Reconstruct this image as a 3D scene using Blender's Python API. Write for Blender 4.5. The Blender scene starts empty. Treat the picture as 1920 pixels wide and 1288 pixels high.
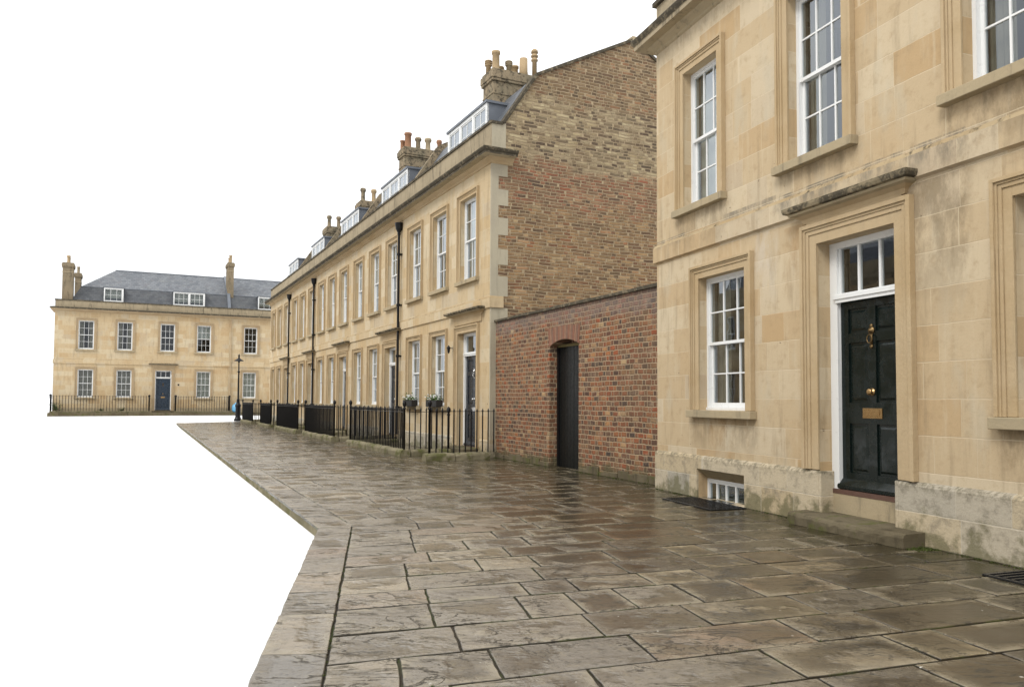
import bpy, math, random
import numpy as np
from mathutils import Matrix, Vector
random.seed(7)
RD = math.radians
scene = bpy.context.scene
col = scene.collection

# ------------------------------------------------------------------ camera, sky, sun
F, PITCH, ROLL, CX, CY, H = 1457., RD(2.47), RD(.31), 960., 688., 1.5
cam = bpy.data.cameras.new('camera'); co = bpy.data.objects.new('camera', cam); col.objects.link(co)
cam.sensor_width = 36; cam.lens = F / 1920 * 36; cam.shift_y = (CY - 644) / 1920
cam.clip_start = .05; cam.clip_end = 6000
cp, sp, cr, sr = math.cos(PITCH), math.sin(PITCH), math.cos(ROLL), math.sin(ROLL)
Mc = Matrix(((cr, -sr, 0), (sr, cr, 0), (0, 0, 1))) @ Matrix(((1, 0, 0), (0, cp, sp), (0, -sp, cp))) @ Matrix(((1, 0, 0), (0, 0, -1), (0, 1, 0)))
R3 = Matrix((Mc[0], -Mc[1], -Mc[2])).transposed()
co.matrix_world = Matrix.Translation((0, 0, H)) @ R3.to_4x4()
scene.camera = co

w = bpy.data.worlds.new("World"); scene.world = w; w.use_nodes = True
wn = w.node_tree; bg = wn.nodes['Background']
tc = wn.nodes.new('ShaderNodeTexCoord'); sx = wn.nodes.new('ShaderNodeSeparateXYZ'); mr = wn.nodes.new('ShaderNodeMapRange')
wn.links.new(tc.outputs['Generated'], sx.inputs[0]); wn.links.new(sx.outputs['Z'], mr.inputs['Value'])
mr.inputs['From Min'].default_value = 0; mr.inputs['From Max'].default_value = 1
mr.inputs['To Min'].default_value = .92; mr.inputs['To Max'].default_value = 1.75
wn.links.new(mr.outputs[0], bg.inputs['Strength'])
bg.inputs['Color'].default_value = (.97, .985, 1.0, 1)
sun = bpy.data.lights.new('sun', 'SUN'); so = bpy.data.objects.new('sun', sun); col.objects.link(so)
sun.energy = 1.7; sun.angle = RD(22); sun.color = (1, .965, .91)
so.rotation_euler = Vector((.45, .62, -.75)).to_track_quat('-Z', 'Y').to_euler()
scene.view_settings.view_transform = 'Standard'; scene.view_settings.look = 'None'
scene.view_settings.exposure = 0.29; scene.view_settings.gamma = 1
scene.render.engine = 'CYCLES'

# ------------------------------------------------------------------ tagging helpers
def tag(o, label=None, cat=None, group=None, kind=None):
    if label: o['label'] = label
    if cat: o['category'] = cat
    if group: o['group'] = group
    if kind: o['kind'] = kind
    return o
def empty(name, loc=(0, 0, 0), rz=0.):
    o = bpy.data.objects.new(name, None); col.objects.link(o)
    o.location = loc; o.rotation_euler = (0, 0, rz); o.empty_display_size = .2
    return o
def copy_tree(o, parent=None):
    c = o.copy(); col.objects.link(c)
    if parent: c.parent = parent
    for ch in [x for x in bpy.data.objects if x.parent == o]: copy_tree(ch, c)
    return c

class MB:
    def __init__(s): s.v = []; s.f = []; s.m = []; s.at = {}
    def poly(s, pts, m=0):
        n = len(s.v); s.v += [tuple(p) for p in pts]; s.f.append(tuple(range(n, n + len(pts)))); s.m.append(m)
    def box(s, x0, x1, y0, y1, z0, z1, m=0, skip=''):
        n = len(s.v)
        s.v += [(x0, y0, z0), (x1, y0, z0), (x1, y1, z0), (x0, y1, z0), (x0, y0, z1), (x1, y0, z1), (x1, y1, z1), (x0, y1, z1)]
        for k, f in zip('bfnrkl', ((0, 3, 2, 1), (4, 5, 6, 7), (0, 1, 5, 4), (1, 2, 6, 5), (2, 3, 7, 6), (3, 0, 4, 7))):
            if k in skip: continue
            s.f.append(tuple(n + i for i in f)); s.m.append(m)
        return s
    def bar(s, a, b, r, r2=None, n=8, m=0, cap=True):
        a = Vector(a); b = Vector(b); r2 = r if r2 is None else r2; d = (b - a).normalized()
        p = d.orthogonal().normalized(); q = d.cross(p); k = len(s.v)
        for c, rr in ((a, r), (b, r2)):
            for i in range(n):
                t = 2 * math.pi * i / n; s.v.append(tuple(c + p * math.cos(t) * rr + q * math.sin(t) * rr))
        for i in range(n):
            j = (i + 1) % n; s.f.append((k + i, k + j, k + n + j, k + n + i)); s.m.append(m)
        if cap: s.f.append(tuple(k + i for i in reversed(range(n)))); s.f.append(tuple(k + n + i for i in range(n))); s.m += [m, m]
        return s
    def lathe(s, c, prof, n=12, m=0, axis='z'):
        k = len(s.v); c = Vector(c)
        for r, h in prof:
            for i in range(n):
                t = 2 * math.pi * i / n; x, y = r * math.cos(t), r * math.sin(t)
                s.v.append(tuple(c + (Vector((x, y, h)) if axis == 'z' else Vector((x, h, y)))))
        for j in range(len(prof) - 1):
            for i in range(n):
                i2 = (i + 1) % n; s.f.append((k + j * n + i, k + j * n + i2, k + (j + 1) * n + i2, k + (j + 1) * n + i)); s.m.append(m)
        s.f.append(tuple(k + i for i in range(n))); s.f.append(tuple(k + (len(prof) - 1) * n + i for i in range(n))); s.m += [m, m]
        return s
    def sweep(s, path, prof, ms=None, cap=True):
        "prof = [(out, z)], path = [(x, y)] with the outward side on the left of travel"
        P = [Vector(p) for p in path]; k = len(s.v); n = len(prof)
        for i, p in enumerate(P):
            ns = []
            if i > 0: d = (P[i] - P[i-1]).normalized(); ns.append(Vector((-d.y, d.x)))
            if i < len(P) - 1: d = (P[i+1] - P[i]).normalized(); ns.append(Vector((-d.y, d.x)))
            m = ns[0] if len(ns) == 1 else (ns[0] + ns[1]) / (1 + ns[0].dot(ns[1]))
            for o, z in prof: s.v.append((p.x + m.x * o, p.y + m.y * o, z))
        for i in range(len(P) - 1):
            for j in range(n - 1):
                a = k + i * n + j; s.f.append((a, a + 1, a + n + 1, a + n)); s.m.append(ms[j] if ms else 0)
        if cap:
            s.f.append(tuple(k + j for j in range(n))); s.f.append(tuple(k + (len(P) - 1) * n + j for j in reversed(range(n)))); s.m += [0, 0]
        return s
    def build(s, name, mats, parent=None, smooth=False, bevel=0, loc=None, flip=False):
        me = bpy.data.meshes.new(name)
        v = [(-x, y, z) for x, y, z in s.v] if flip else s.v
        me.from_pydata(v, [], s.f)
        if not isinstance(mats, (list, tuple)): mats = [mats]
        for m_ in mats: me.materials.append(m_)
        me.polygons.foreach_set('material_index', s.m)
        if smooth: me.polygons.foreach_set('use_smooth', [True] * len(s.f))
        for a, vals in s.at.items():
            at = me.attributes.new(a, 'FLOAT', 'POINT'); at.data.foreach_set('value', vals)
        import bmesh
        if not s.at:
            b = bmesh.new(); b.from_mesh(me); bmesh.ops.remove_doubles(b, verts=b.verts, dist=1e-5); bmesh.ops.recalc_face_normals(b, faces=b.faces); b.to_mesh(me); b.free()
        me.update()
        o = bpy.data.objects.new(name, me); col.objects.link(o)
        if parent: o.parent = parent
        if loc: o.location = loc
        if bevel:
            md = o.modifiers.new('bevel', 'BEVEL'); md.width = bevel; md.segments = 2; md.limit_method = 'ANGLE'; md.angle_limit = RD(40)
        return o

# ------------------------------------------------------------------ materials
class NT:
    def __init__(s, name, rough=.8, spec=.3):
        s.mat = bpy.data.materials.new(name); s.mat.use_nodes = True; s.t = s.mat.node_tree
        s.b = s.t.nodes['Principled BSDF']; s.b.inputs['Roughness'].default_value = rough; s.b.inputs['Specular IOR Level'].default_value = spec
    def put(s, sock, v):
        if isinstance(v, bpy.types.NodeSocket): s.t.links.new(v, sock)
        elif isinstance(v, (tuple, list)) and len(v) == 3 and sock.type == 'RGBA': sock.default_value = (*v, 1)
        else: sock.default_value = v
    def n(s, typ, out=0, props=None, **kw):
        nd = s.t.nodes.new('ShaderNode' + typ)
        for k, v in (props or {}).items(): setattr(nd, k, v)
        for k, v in kw.items():
            key = int(k[1:]) if k[0] == 'i' and k[1:].isdigit() else k.replace('_', ' ')
            s.put(nd.inputs[key], v)
        return nd.outputs[out]
    def m(s, op, a, b=0., c=0.):
        return s.n('Math', props={'operation': op}, i0=a, i1=b, i2=c)
    def sep(s, v):
        nd = s.t.nodes.new('ShaderNodeSeparateXYZ'); s.put(nd.inputs[0], v); return nd.outputs
    def xyz(s, x=0., y=0., z=0.): return s.n('CombineXYZ', i0=x, i1=y, i2=z)
    def noise(s, vec, scale, detail=4, rough=.55, out='Fac', dist=0.):
        nd = s.t.nodes.new('ShaderNodeTexNoise'); s.put(nd.inputs['Vector'], vec); nd.inputs['Scale'].default_value = scale
        nd.inputs['Detail'].default_value = detail; nd.inputs['Roughness'].default_value = rough; nd.inputs['Distortion'].default_value = dist
        return nd.outputs[out]
    def ramp(s, fac, stops, interp='LINEAR'):
        nd = s.t.nodes.new('ShaderNodeValToRGB'); cr_ = nd.color_ramp; cr_.interpolation = interp
        while len(cr_.elements) > 1: cr_.elements.remove(cr_.elements[-1])
        for i, (p, c) in enumerate(stops):
            e = cr_.elements[0] if i == 0 else cr_.elements.new(p)
            e.position = p; e.color = (*c, 1) if isinstance(c, tuple) else (c, c, c, 1)
        s.put(nd.inputs[0], fac); return nd.outputs[0]
    def mix(s, f, a, b, mode='MIX'):
        nd = s.t.nodes.new('ShaderNodeMix'); nd.data_type = 'RGBA'; nd.blend_type = mode
        s.put(nd.inputs[0], f); s.put(nd.inputs[6], a); s.put(nd.inputs[7], b); return nd.outputs[2]
    def sstep(s, v, a, b, lo=0., hi=1.):
        nd = s.t.nodes.new('ShaderNodeMapRange'); nd.interpolation_type = 'SMOOTHSTEP'
        s.put(nd.inputs['Value'], v); nd.inputs['From Min'].default_value = a; nd.inputs['From Max'].default_value = b
        nd.inputs['To Min'].default_value = lo; nd.inputs['To Max'].default_value = hi; return nd.outputs[0]
    def obj(s): return s.n('TexCoord', out='Object')
    def pos(s): return s.n('NewGeometry', out='Position')
    def bump(s, h, strength=.5, dist=.01, prev=None):
        nd = s.t.nodes.new('ShaderNodeBump'); nd.inputs['Strength'].default_value = strength; nd.inputs['Distance'].default_value = dist
        s.put(nd.inputs['Height'], h)
        if prev: s.put(nd.inputs['Normal'], prev)
        return nd.outputs[0]
    def fin(s, color=None, rough=None, normal=None):
        if color is not None: s.put(s.b.inputs['Base Color'], color)
        if rough is not None: s.put(s.b.inputs['Roughness'], rough)
        if normal is not None: s.put(s.b.inputs['Normal'], normal)
        return s.mat

def masonry(N, wd, ht, joint, soft, warp, mode='run', seed=0., flat=0., wave=0.):
    "returns (joint mask 0 in joint .. 1 on block, random value, second random value, x, z)"
    x, y, z = N.sep(N.obj())
    x = N.m('SUBTRACT', x, y)
    v0 = N.xyz(x, 0., z)
    nz = N.t.nodes.new('ShaderNodeTexNoise'); N.put(nz.inputs['Vector'], v0); nz.inputs['Scale'].default_value = 5; nz.inputs['Detail'].default_value = 2
    nx, ny, _ = N.sep(nz.outputs['Color'])
    X = N.m('MULTIPLY_ADD', N.m('SUBTRACT', nx, .5), warp, x); Z = N.m('MULTIPLY_ADD', N.m('SUBTRACT', ny, .5), warp, z)
    if wave: Z = N.m('MULTIPLY_ADD', N.m('SUBTRACT', N.noise(v0, .7, 3), .5), wave, Z); Z = N.m('MULTIPLY_ADD', N.m('SUBTRACT', N.noise(v0, 11., 2), .5), wave * .12, Z)
    zr = N.m('DIVIDE', Z, ht); row = N.m('FLOOR', zr); fz = N.m('FRACT', zr)
    xs = N.m('DIVIDE', X, wd)
    if mode == 'ashlar':
        xs = N.m('ADD', xs, N.n('TexWhiteNoise', props={'noise_dimensions': '1D'}, W=N.m('ADD', row, seed + .5)))
        xs = N.m('MULTIPLY_ADD', N.m('SINE', N.m('ADD', N.m('MULTIPLY', xs, 2.1), N.m('MULTIPLY', row, 5.3))), .38, xs)
    else:
        jit = N.n('TexWhiteNoise', props={'noise_dimensions': '1D'}, W=N.m('ADD', row, seed + .5))
        xs = N.m('ADD', xs, N.m('ADD', N.m('MULTIPLY', N.m('MODULO', N.m('ABSOLUTE', row), 2.), .5), N.m('MULTIPLY', jit, .22)))
        if mode == 'run': xs = N.m('MULTIPLY_ADD', N.m('SINE', N.m('ADD', N.m('MULTIPLY', xs, 1.7), N.m('MULTIPLY', row, 7.1))), .42, xs)
    colm = N.m('FLOOR', xs); fx = N.m('FRACT', xs)
    ex = N.m('MINIMUM', fx, N.m('SUBTRACT', 1., fx))
    if mode == 'flemish':
        ex = N.m('MINIMUM', ex, N.m('ABSOLUTE', N.m('SUBTRACT', fx, .665)))
        colm = N.m('ADD', N.m('MULTIPLY', colm, 2.), N.m('GREATER_THAN', fx, .665))
    ez = N.m('MINIMUM', fz, N.m('SUBTRACT', 1., fz))
    d = N.m('MINIMUM', N.m('MULTIPLY', ex, wd), N.m('MULTIPLY', ez, ht))
    mask = N.sstep(d, joint * .5, joint * .5 + soft)
    nd = N.t.nodes.new('ShaderNodeTexWhiteNoise'); nd.noise_dimensions = '3D'; N.put(nd.inputs['Vector'], N.xyz(colm, row, seed))
    r1 = nd.outputs['Value']; r2 = N.sep(nd.outputs['Color'])[1]
    return mask, r1, r2, x, z, v0

def ashlar(name, base=(.435, .338, .214), hi=(.495, .412, .288), warm=(.40, .282, .155), wd=.78, ht=.385, seed=1., jcol=(.53, .44, .31), jint=.6, stains=()):
    N = NT(name, .85, .08)
    mask, r1, r2, x, z, v = masonry(N, wd, ht, .006, .004, .012, 'ashlar', seed)
    c = N.ramp(r1, [(0, warm), (.25, base), (.55, base), (.8, hi), (1, (base[0] * .93, base[1] * .96, base[2] * 1.05))])
    big = N.noise(v, .7, 5, .6)
    c = N.mix(N.sstep(big, .5, .72, 0, .45), c, warm); mott = N.noise(v, 5.5, 7, .7); c = N.mix(N.sstep(mott, .5, .68, 0, .4), c, tuple(k * .72 for k in warm)); c = N.mix(N.sstep(mott, .46, .32, 0, .0), c, hi)
    c = N.mix(N.sstep(N.noise(N.xyz(x, 3., N.m('MULTIPLY', z, .35)), 2.6, 4, .6), .52, .72, 0, .45), c, (.42, .375, .285))
    streak = N.noise(N.xyz(N.m('MULTIPLY', x, 5.), 1., N.m('MULTIPLY', z, .6)), 1.6, 5, .6)
    c = N.mix(N.sstep(streak, .53, .74, 0, .42), c, (.22, .165, .10)); c = N.mix(N.sstep(streak, .45, .3, 0, .4), c, hi)
    fine = N.noise(v, 42., 3, .7)
    c = N.mix(N.sstep(fine, .56, .78, 0, .4), c, (.22, .155, .085))
    for a_, b_, zt, ln, st_, sc_ in stains:
        mx_ = N.m('MULTIPLY', N.sstep(x, a_ - .12, a_ + .05), N.sstep(x, b_ + .12, b_ - .05)); mz = N.m('MULTIPLY', N.sstep(z, zt - ln, zt - ln * .15), N.m('LESS_THAN', z, zt))
        sn = N.noise(N.xyz(N.m('MULTIPLY', x, 3.6), 2., N.m('MULTIPLY', z, 1.5)), 1.3, 8, .72)
        c = N.mix(N.m('MULTIPLY', N.m('MULTIPLY', mx_, mz), N.sstep(sn, .36, .62, 0, st_)), c, sc_)
    holes = N.noise(v, 9., 2, .4); hm = N.sstep(holes, .755, .78)
    c = N.mix(N.m('MULTIPLY', hm, .8), c, (.10, .07, .045))
    c = N.mix(N.m('MULTIPLY', N.m('SUBTRACT', 1., mask), jint), c, jcol)
    h = N.m('ADD', N.m('MULTIPLY', mask, .25), N.m('MULTIPLY', N.noise(v, 14., 5, .65), .6))
    return N.fin(c, .88, N.bump(h, .55, .012))

def trimstone(name, base=(.415, .318, .196), alt=(.37, .272, .155), dark=(.25, .2, .13), dk=.3, moss=0., grime=0.):
    N = NT(name, .88, .08); p = N.pos(); x, y, z = N.sep(p)
    a = N.noise(p, 1.3, 5, .6); c = N.mix(N.sstep(a, .4, .7), base, alt)
    b = N.noise(N.xyz(N.m('MULTIPLY', x, 6.), N.m('MULTIPLY', y, 6.), z), 1.1, 5, .65)
    c = N.mix(N.sstep(b, .5, .75, 0, dk), c, dark)
    c = N.mix(N.sstep(N.noise(p, 38., 3, .7), .6, .8, 0, .3), c, dark)
    if grime:
        g = N.noise(p, 7., 6, .72); c = N.mix(N.sstep(g, .62 - .3 * grime, .78 - .3 * grime, 0, .92), c, (.055, .048, .036))
        lich = N.noise(p, 26., 3, .6); c = N.mix(N.sstep(lich, .66, .74, 0, .7), c, (.34, .31, .24))
    if moss:
        g = N.noise(p, 3.4, 5, .65); c = N.mix(N.sstep(g, .7 - .35 * moss, .85 - .35 * moss, 0, .85), c, (.085, .088, .03))
    return N.fin(c, .9, N.bump(N.noise(p, 17., 6, .68), .5, .015))

def plinthstone(name):
    N = NT(name, .88, .1)
    mask, r1, r2, x, z, v = masonry(N, 1.05, .345, .008, .006, .014, 'ashlar', 9.)
    c = N.ramp(r1, [(0, (.40, .32, .205)), (.35, (.44, .37, .26)), (.7, (.37, .33, .26)), (1, (.31, .285, .23))])
    g = N.noise(v, 5., 6, .72); c = N.mix(N.sstep(g, .47, .66, 0, .6), c, (.16, .14, .105))
    c = N.mix(N.sstep(N.noise(v, 30., 4, .7), .55, .75, 0, .5), c, (.46, .42, .34))
    lip = N.m('MULTIPLY', N.sstep(z, .52, .66), N.sstep(N.noise(v, 16., 4, .7), .42, .6))
    c = N.mix(N.m('MULTIPLY', lip, .75), c, (.13, .115, .075))
    mg = N.m('ADD', N.noise(v, 3.2, 6, .7), N.m('MULTIPLY', z, -.55)); c = N.mix(N.sstep(mg, .34, .5, 0, .75), c, (.12, .11, .055))
    c = N.mix(N.m('MULTIPLY', N.m('SUBTRACT', 1., mask), .6), c, (.47, .42, .33))
    h = N.m('ADD', N.m('MULTIPLY', mask, .25), N.noise(v, 22., 6, .7))
    return N.fin(c, .9, N.bump(h, .6, .015))

def brick(name, ramp, mortar, wd=.34, ht=.1, joint=.014, mode='flemish', warp=.02, zones=None, seed=2., foot=False, wave=.06, bd=.018):
    N = NT(name, .9, .04)
    mask, r1, r2, x, z, v = masonry(N, wd, ht, joint, .009, warp, mode, seed, wave=wave)
    if zones:
        zz = N.m('MULTIPLY_ADD', N.m('SUBTRACT', N.noise(v, .9, 4, .6), .5), 1.5, z)
        c = N.ramp(r1, zones[0][1], 'LINEAR')
        for zt, rp in zones[1:]: c = N.mix(N.sstep(zz, zt - .12, zt + .12), c, N.ramp(r1, rp))
    else: c = N.ramp(r1, ramp)
    c = N.mix(N.m('MULTIPLY', N.sstep(r2, .3, 1.), .4), c, (.10, .066, .05))
    big = N.noise(v, .8, 5, .62); c = N.mix(N.sstep(big, .45, .66, 0, .5), c, (.135, .092, .06)); mid = N.noise(v, 3.2, 5, .7); c = N.mix(N.sstep(mid, .5, .66, 0, .5), c, (.09, .066, .045)); c = N.mix(N.sstep(mid, .46, .34, 0, .35), c, mortar)
    c = N.mix(N.sstep(N.noise(v, 24., 4, .7), .55, .75, 0, .3), c, mortar)
    mcol = N.mix(N.noise(v, 3., 4), mortar, tuple(m_ * .6 for m_ in mortar))
    c = N.mix(mask, mcol, c)
    pit_dark = N.sstep(N.noise(v, 7., 2, .4), .76, .79); c = N.mix(N.m('MULTIPLY', pit_dark, .9), c, (.02, .015, .012))
    if foot:
        fm = N.sstep(N.m('ADD', N.noise(v, 4., 5, .7), N.m('MULTIPLY', z, -1.0)), .22, .42, 0, .75); c = N.mix(fm, c, (.10, .09, .05))
        tm = N.sstep(N.m('ADD', N.noise(v, 2., 5, .7), N.m('MULTIPLY', N.m('SUBTRACT', z, 3.1), .8)), .5, .75, 0, .45); c = N.mix(tm, c, (.20, .165, .15))
    h = N.m('ADD', N.m('MULTIPLY', mask, 1.), N.m('ADD', N.m('MULTIPLY', r2, .45), N.m('MULTIPLY', N.noise(v, 30., 4, .7), .5)))
    return N.fin(c, .92, N.bump(h, .95, bd))

def slate(name, seed=0., kk=1.):
    N = NT(name, .5, .5)
    x, y, z = N.sep(N.obj()); v = N.xyz(x, y, z)
    zr = N.m('DIVIDE', N.m('ADD', z, N.m('MULTIPLY', N.m('SUBTRACT', N.noise(v, 6.), .5), .03)), .17); row = N.m('FLOOR', zr)
    xs = N.m('ADD', N.m('DIVIDE', x, .27), N.m('MULTIPLY', N.m('MODULO', N.m('ABSOLUTE', row), 2.), .5))
    cl = N.m('FLOOR', xs); fx = N.m('FRACT', xs); fz = N.m('FRACT', zr)
    rr = N.n('TexWhiteNoise', props={'noise_dimensions': '2D'}, Vector=N.xyz(cl, row, 0.))
    c = N.ramp(rr, [(0, (.06, .066, .074)), (.4, (.088, .094, .102)), (.75, (.115, .12, .126)), (1, (.075, .074, .08))])
    c = N.mix(N.sstep(N.noise(v, 1.4, 5, .7), .5, .72, 0, .55), c, (.15, .15, .135))
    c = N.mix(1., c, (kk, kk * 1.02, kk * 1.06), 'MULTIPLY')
    edge = N.m('MULTIPLY', N.sstep(N.m('MINIMUM', fx, N.m('SUBTRACT', 1., fx)), .0, .05), N.sstep(fz, .0, .12))
    c = N.mix(edge, (.025, .028, .032), c)
    return N.fin(c, .55, N.bump(N.m('ADD', edge, N.m('MULTIPLY', N.m('SUBTRACT', 1., fz), .8)), .6, .01))

def plain(name, c, rough=.5, spec=.5, metal=0., nz=.12, sc=9., bumpd=.0, coat=0.):
    N = NT(name, rough, spec); p = N.pos(); a = N.noise(p, sc, 4, .6)
    cc = N.mix(a, tuple(min(1, k * (1 - nz)) for k in c), tuple(min(1, k * (1 + nz)) for k in c))
    N.b.inputs['Metallic'].default_value = metal
    if coat: N.b.inputs['Coat Weight'].default_value = coat; N.b.inputs['Coat Roughness'].default_value = .08
    r = N.sstep(N.noise(p, sc * 1.7), .3, .7, max(.03, rough - .1), min(1, rough + .12))
    return N.fin(cc, r, N.bump(N.noise(p, sc * 4), .3, bumpd) if bumpd else None)

def glass(name):
    m_ = bpy.data.materials.new(name); m_.use_nodes = True; t = m_.node_tree; t.nodes.clear()
    o = t.nodes.new('ShaderNodeOutputMaterial'); mx = t.nodes.new('ShaderNodeMixShader'); tr = t.nodes.new('ShaderNodeBsdfTransparent'); gl = t.nodes.new('ShaderNodeBsdfGlossy')
    lw = t.nodes.new('ShaderNodeLayerWeight'); lw.inputs['Blend'].default_value = .5
    pw = t.nodes.new('ShaderNodeMath'); pw.operation = 'POWER'; pw.inputs[1].default_value = 1.9
    ma = t.nodes.new('ShaderNodeMath'); ma.operation = 'MULTIPLY_ADD'; ma.inputs[1].default_value = .86; ma.inputs[2].default_value = .06
    tr.inputs[0].default_value = (.72, .76, .75, 1); gl.inputs[0].default_value = (.86, .91, .97, 1); gl.inputs['Roughness'].default_value = .012
    tx = t.nodes.new('ShaderNodeTexCoord'); no = t.nodes.new('ShaderNodeTexNoise'); no.inputs['Scale'].default_value = 1.6; bp = t.nodes.new('ShaderNodeBump'); bp.inputs['Strength'].default_value = .1; bp.inputs['Distance'].default_value = .02
    t.links.new(tx.outputs['Object'], no.inputs['Vector']); t.links.new(no.outputs['Fac'], bp.inputs['Height']); t.links.new(bp.outputs[0], gl.inputs['Normal'])
    t.links.new(lw.outputs['Facing'], pw.inputs[0]); t.links.new(pw.outputs[0], ma.inputs[0]); t.links.new(ma.outputs[0], mx.inputs[0]); t.links.new(tr.outputs[0], mx.inputs[1]); t.links.new(gl.outputs[0], mx.inputs[2]); t.links.new(mx.outputs[0], o.inputs[0])
    return m_

def paving(name):
    N = NT(name, .4, .5); p = N.pos(); x, y, z = N.sep(p)
    t1 = N.n('Attribute', out='Fac', props={'attribute_name': 'tint'}); t2 = N.n('Attribute', out='Fac', props={'attribute_name': 'tintb'}); rim0 = N.n('Attribute', out='Fac', props={'attribute_name': 'rim'}); rim = N.m('MINIMUM', rim0, 1.)
    c = N.ramp(t1, [(0, (.042, .031, .018)), (.18, (.115, .088, .052)), (.36, (.078, .061, .038)), (.5, (.15, .128, .096)), (.64, (.092, .066, .037)), (.78, (.20, .158, .094)), (.88, (.135, .073, .034)), (1, (.28, .225, .135))])
    wnear = N.n('Attribute', out='Fac', props={'attribute_name': 'wall_near'})
    # sandstone bedding: swirling bands, a fresh offset for every slab
    off = N.m('MULTIPLY', t2, 61.); pv = N.n('VectorMath', props={'operation': 'ADD'}, i0=p, i1=N.xyz(off, off, off))
    mp = N.n('Mapping', Vector=pv, Scale=(.8, 2.1, 1.), Rotation=(0., 0., .5))
    band = N.noise(mp, 1.5, 7, .6, dist=1.7)
    c = N.mix(N.sstep(band, .44, .58, 0, .55), c, (.058, .047, .032)); c = N.mix(N.sstep(band, .60, .70, 0, .6), c, (.25, .205, .13))
    sel = N.sstep(N.noise(pv, 1.1, 3), .44, .54)
    iso = N.m('ABSOLUTE', N.m('SUBTRACT', N.m('FRACT', N.m('MULTIPLY', N.noise(mp, 1.1, 9, .62, dist=.9), 8.)), .5))
    lm = N.m('MULTIPLY', N.sstep(iso, .09, .0), sel)
    ledge = N.m('MULTIPLY', N.sstep(iso, .2, .1), N.m('MULTIPLY', N.sstep(iso, .06, .11), sel))
    off_wall = N.sstep(wnear, .55, .0)
    c = N.mix(N.m('MULTIPLY', off_wall, .4), c, (.36, .325, .275))  # paler with distance from the walls
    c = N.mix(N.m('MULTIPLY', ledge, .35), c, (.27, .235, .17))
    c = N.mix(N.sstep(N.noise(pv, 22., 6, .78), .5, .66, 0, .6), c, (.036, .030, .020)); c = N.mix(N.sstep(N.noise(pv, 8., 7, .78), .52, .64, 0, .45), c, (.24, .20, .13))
    wet = N.m('MULTIPLY_ADD', wnear, .16, N.noise(pv, 1.6, 5, .55)); wm = N.m('MULTIPLY', N.sstep(wet, .48, .56), N.m('SUBTRACT', 1., N.m('MULTIPLY', rim, .7)))
    c = N.mix(N.m('MULTIPLY', wm, N.m('MULTIPLY_ADD', off_wall, -.45, .82)), c, (.024, .0175, .010))
    c = N.mix(N.m('MULTIPLY', N.sstep(wnear, .55, .98), N.sstep(N.noise(p, 2.6, 6, .7), .35, .6, .2, .8)), c, (.030, .026, .012))  # darker greenish brown towards the walls, broken up by noise
    dsel = N.sstep(N.n('TexWhiteNoise', props={'noise_dimensions': '1D'}, W=t1), .35, .6)
    dry = N.m('MULTIPLY', N.m('MULTIPLY', N.m('POWER', rim, 1.3), dsel), N.sstep(N.noise(pv, 3.5, 7, .78), .43, .58))
    c = N.mix(N.m('MULTIPLY', dry, .8), c, (.26, .22, .15))
    c = N.mix(N.m('MULTIPLY', lm, .85), c, (.020, .016, .011))
    c = N.mix(N.sstep(N.noise(p, .9, 6, .7), .66, .8, 0, .55), c, (.085, .085, .03))
    jn = N.noise(p, 2.3, 6, .75); jc = N.mix(N.sstep(jn, .5, .62), (.034, .027, .017), (.060, .062, .022)); jc = N.mix(N.sstep(jn, .44, .36), jc, (.12, .10, .065)); c = N.mix(N.sstep(rim0, 1.08, 1.35), c, jc)
    spk = N.sstep(N.noise(pv, 19., 2, .5), .755, .78); c = N.mix(N.m('MULTIPLY', spk, .8), c, (.5, .48, .42))
    rough = N.m('ADD', N.m('MULTIPLY', N.m('SUBTRACT', 1., wm), .22), N.m('ADD', .05, N.m('MULTIPLY', dry, .3)))
    h = N.m('ADD', N.m('MULTIPLY', band, 1.2), N.m('ADD', N.m('MULTIPLY', lm, -.5), N.m('MULTIPLY', N.noise(pv, 24., 6, .72), .25)))
    h = N.m('ADD', h, N.m('ADD', N.m('MULTIPLY', N.noise(pv, 3., 3), .8), N.m('MULTIPLY', N.noise(pv, 8., 7, .78), .8)))
    h = N.m('MULTIPLY', h, N.m('MULTIPLY_ADD', wm, -.65, 1.))
    return N.fin(c, rough, N.bump(h, .85, .016))

M = {}
gr, gy, oc = (.15, .115, .07), (.17, .15, .115), (.30, .18, .075)
M['ashlar_near'] = ashlar('bath_stone_near', stains=[(-2.2, -.8, 4.53, .9, .5, gr), (-4.8, -3.4, 4.53, .35, .55, gr), (-7.5, -6.0, 4.53, 1.0, .6, gr), (-2.85, -1.2, 1.26, .7, .55, gr), (-2.2, -1.75, 1.24, .75, .6, oc), (-8.1, -6.6, 1.26, .7, .6, gr),
    (-6.3, -3.4, 4.26, .42, .9, gy), (-3.4, -2.2, 4.3, .22, .8, gy), (-1.0, -.1, 4.26, .2, .8, gy), (-6.25, -5.6, 3.85, 1.9, .6, gr), (-3.9, -3.55, 3.8, 1.3, .5, oc), (-15., -.1, 7.6, .55, .35, gr), (-3.3, -2.9, 3.86, 1.4, .45, (.5, .46, .4))])
M['ashlar_terrace'] = ashlar('bath_stone_terrace', (.45, .352, .22), (.50, .415, .285), (.425, .312, .175), .85, .36, 4., jint=.3)
M['ashlar_far'] = ashlar('bath_stone_far', (.43, .33, .20), (.49, .41, .28), (.39, .275, .15), .9, .36, 8., jint=.3)
M['trim'] = trimstone('moulded_stone')
M['trim_far'] = trimstone('moulded_stone_far', (.37, .285, .18), (.325, .24, .145))
M['sill'] = trimstone('sill_stone', (.345, .28, .18), (.30, .25, .165), (.14, .12, .085), .7)
M['parapet'] = trimstone('parapet_stone', (.32, .265, .18), (.26, .215, .145), (.10, .085, .06), .95)
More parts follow.
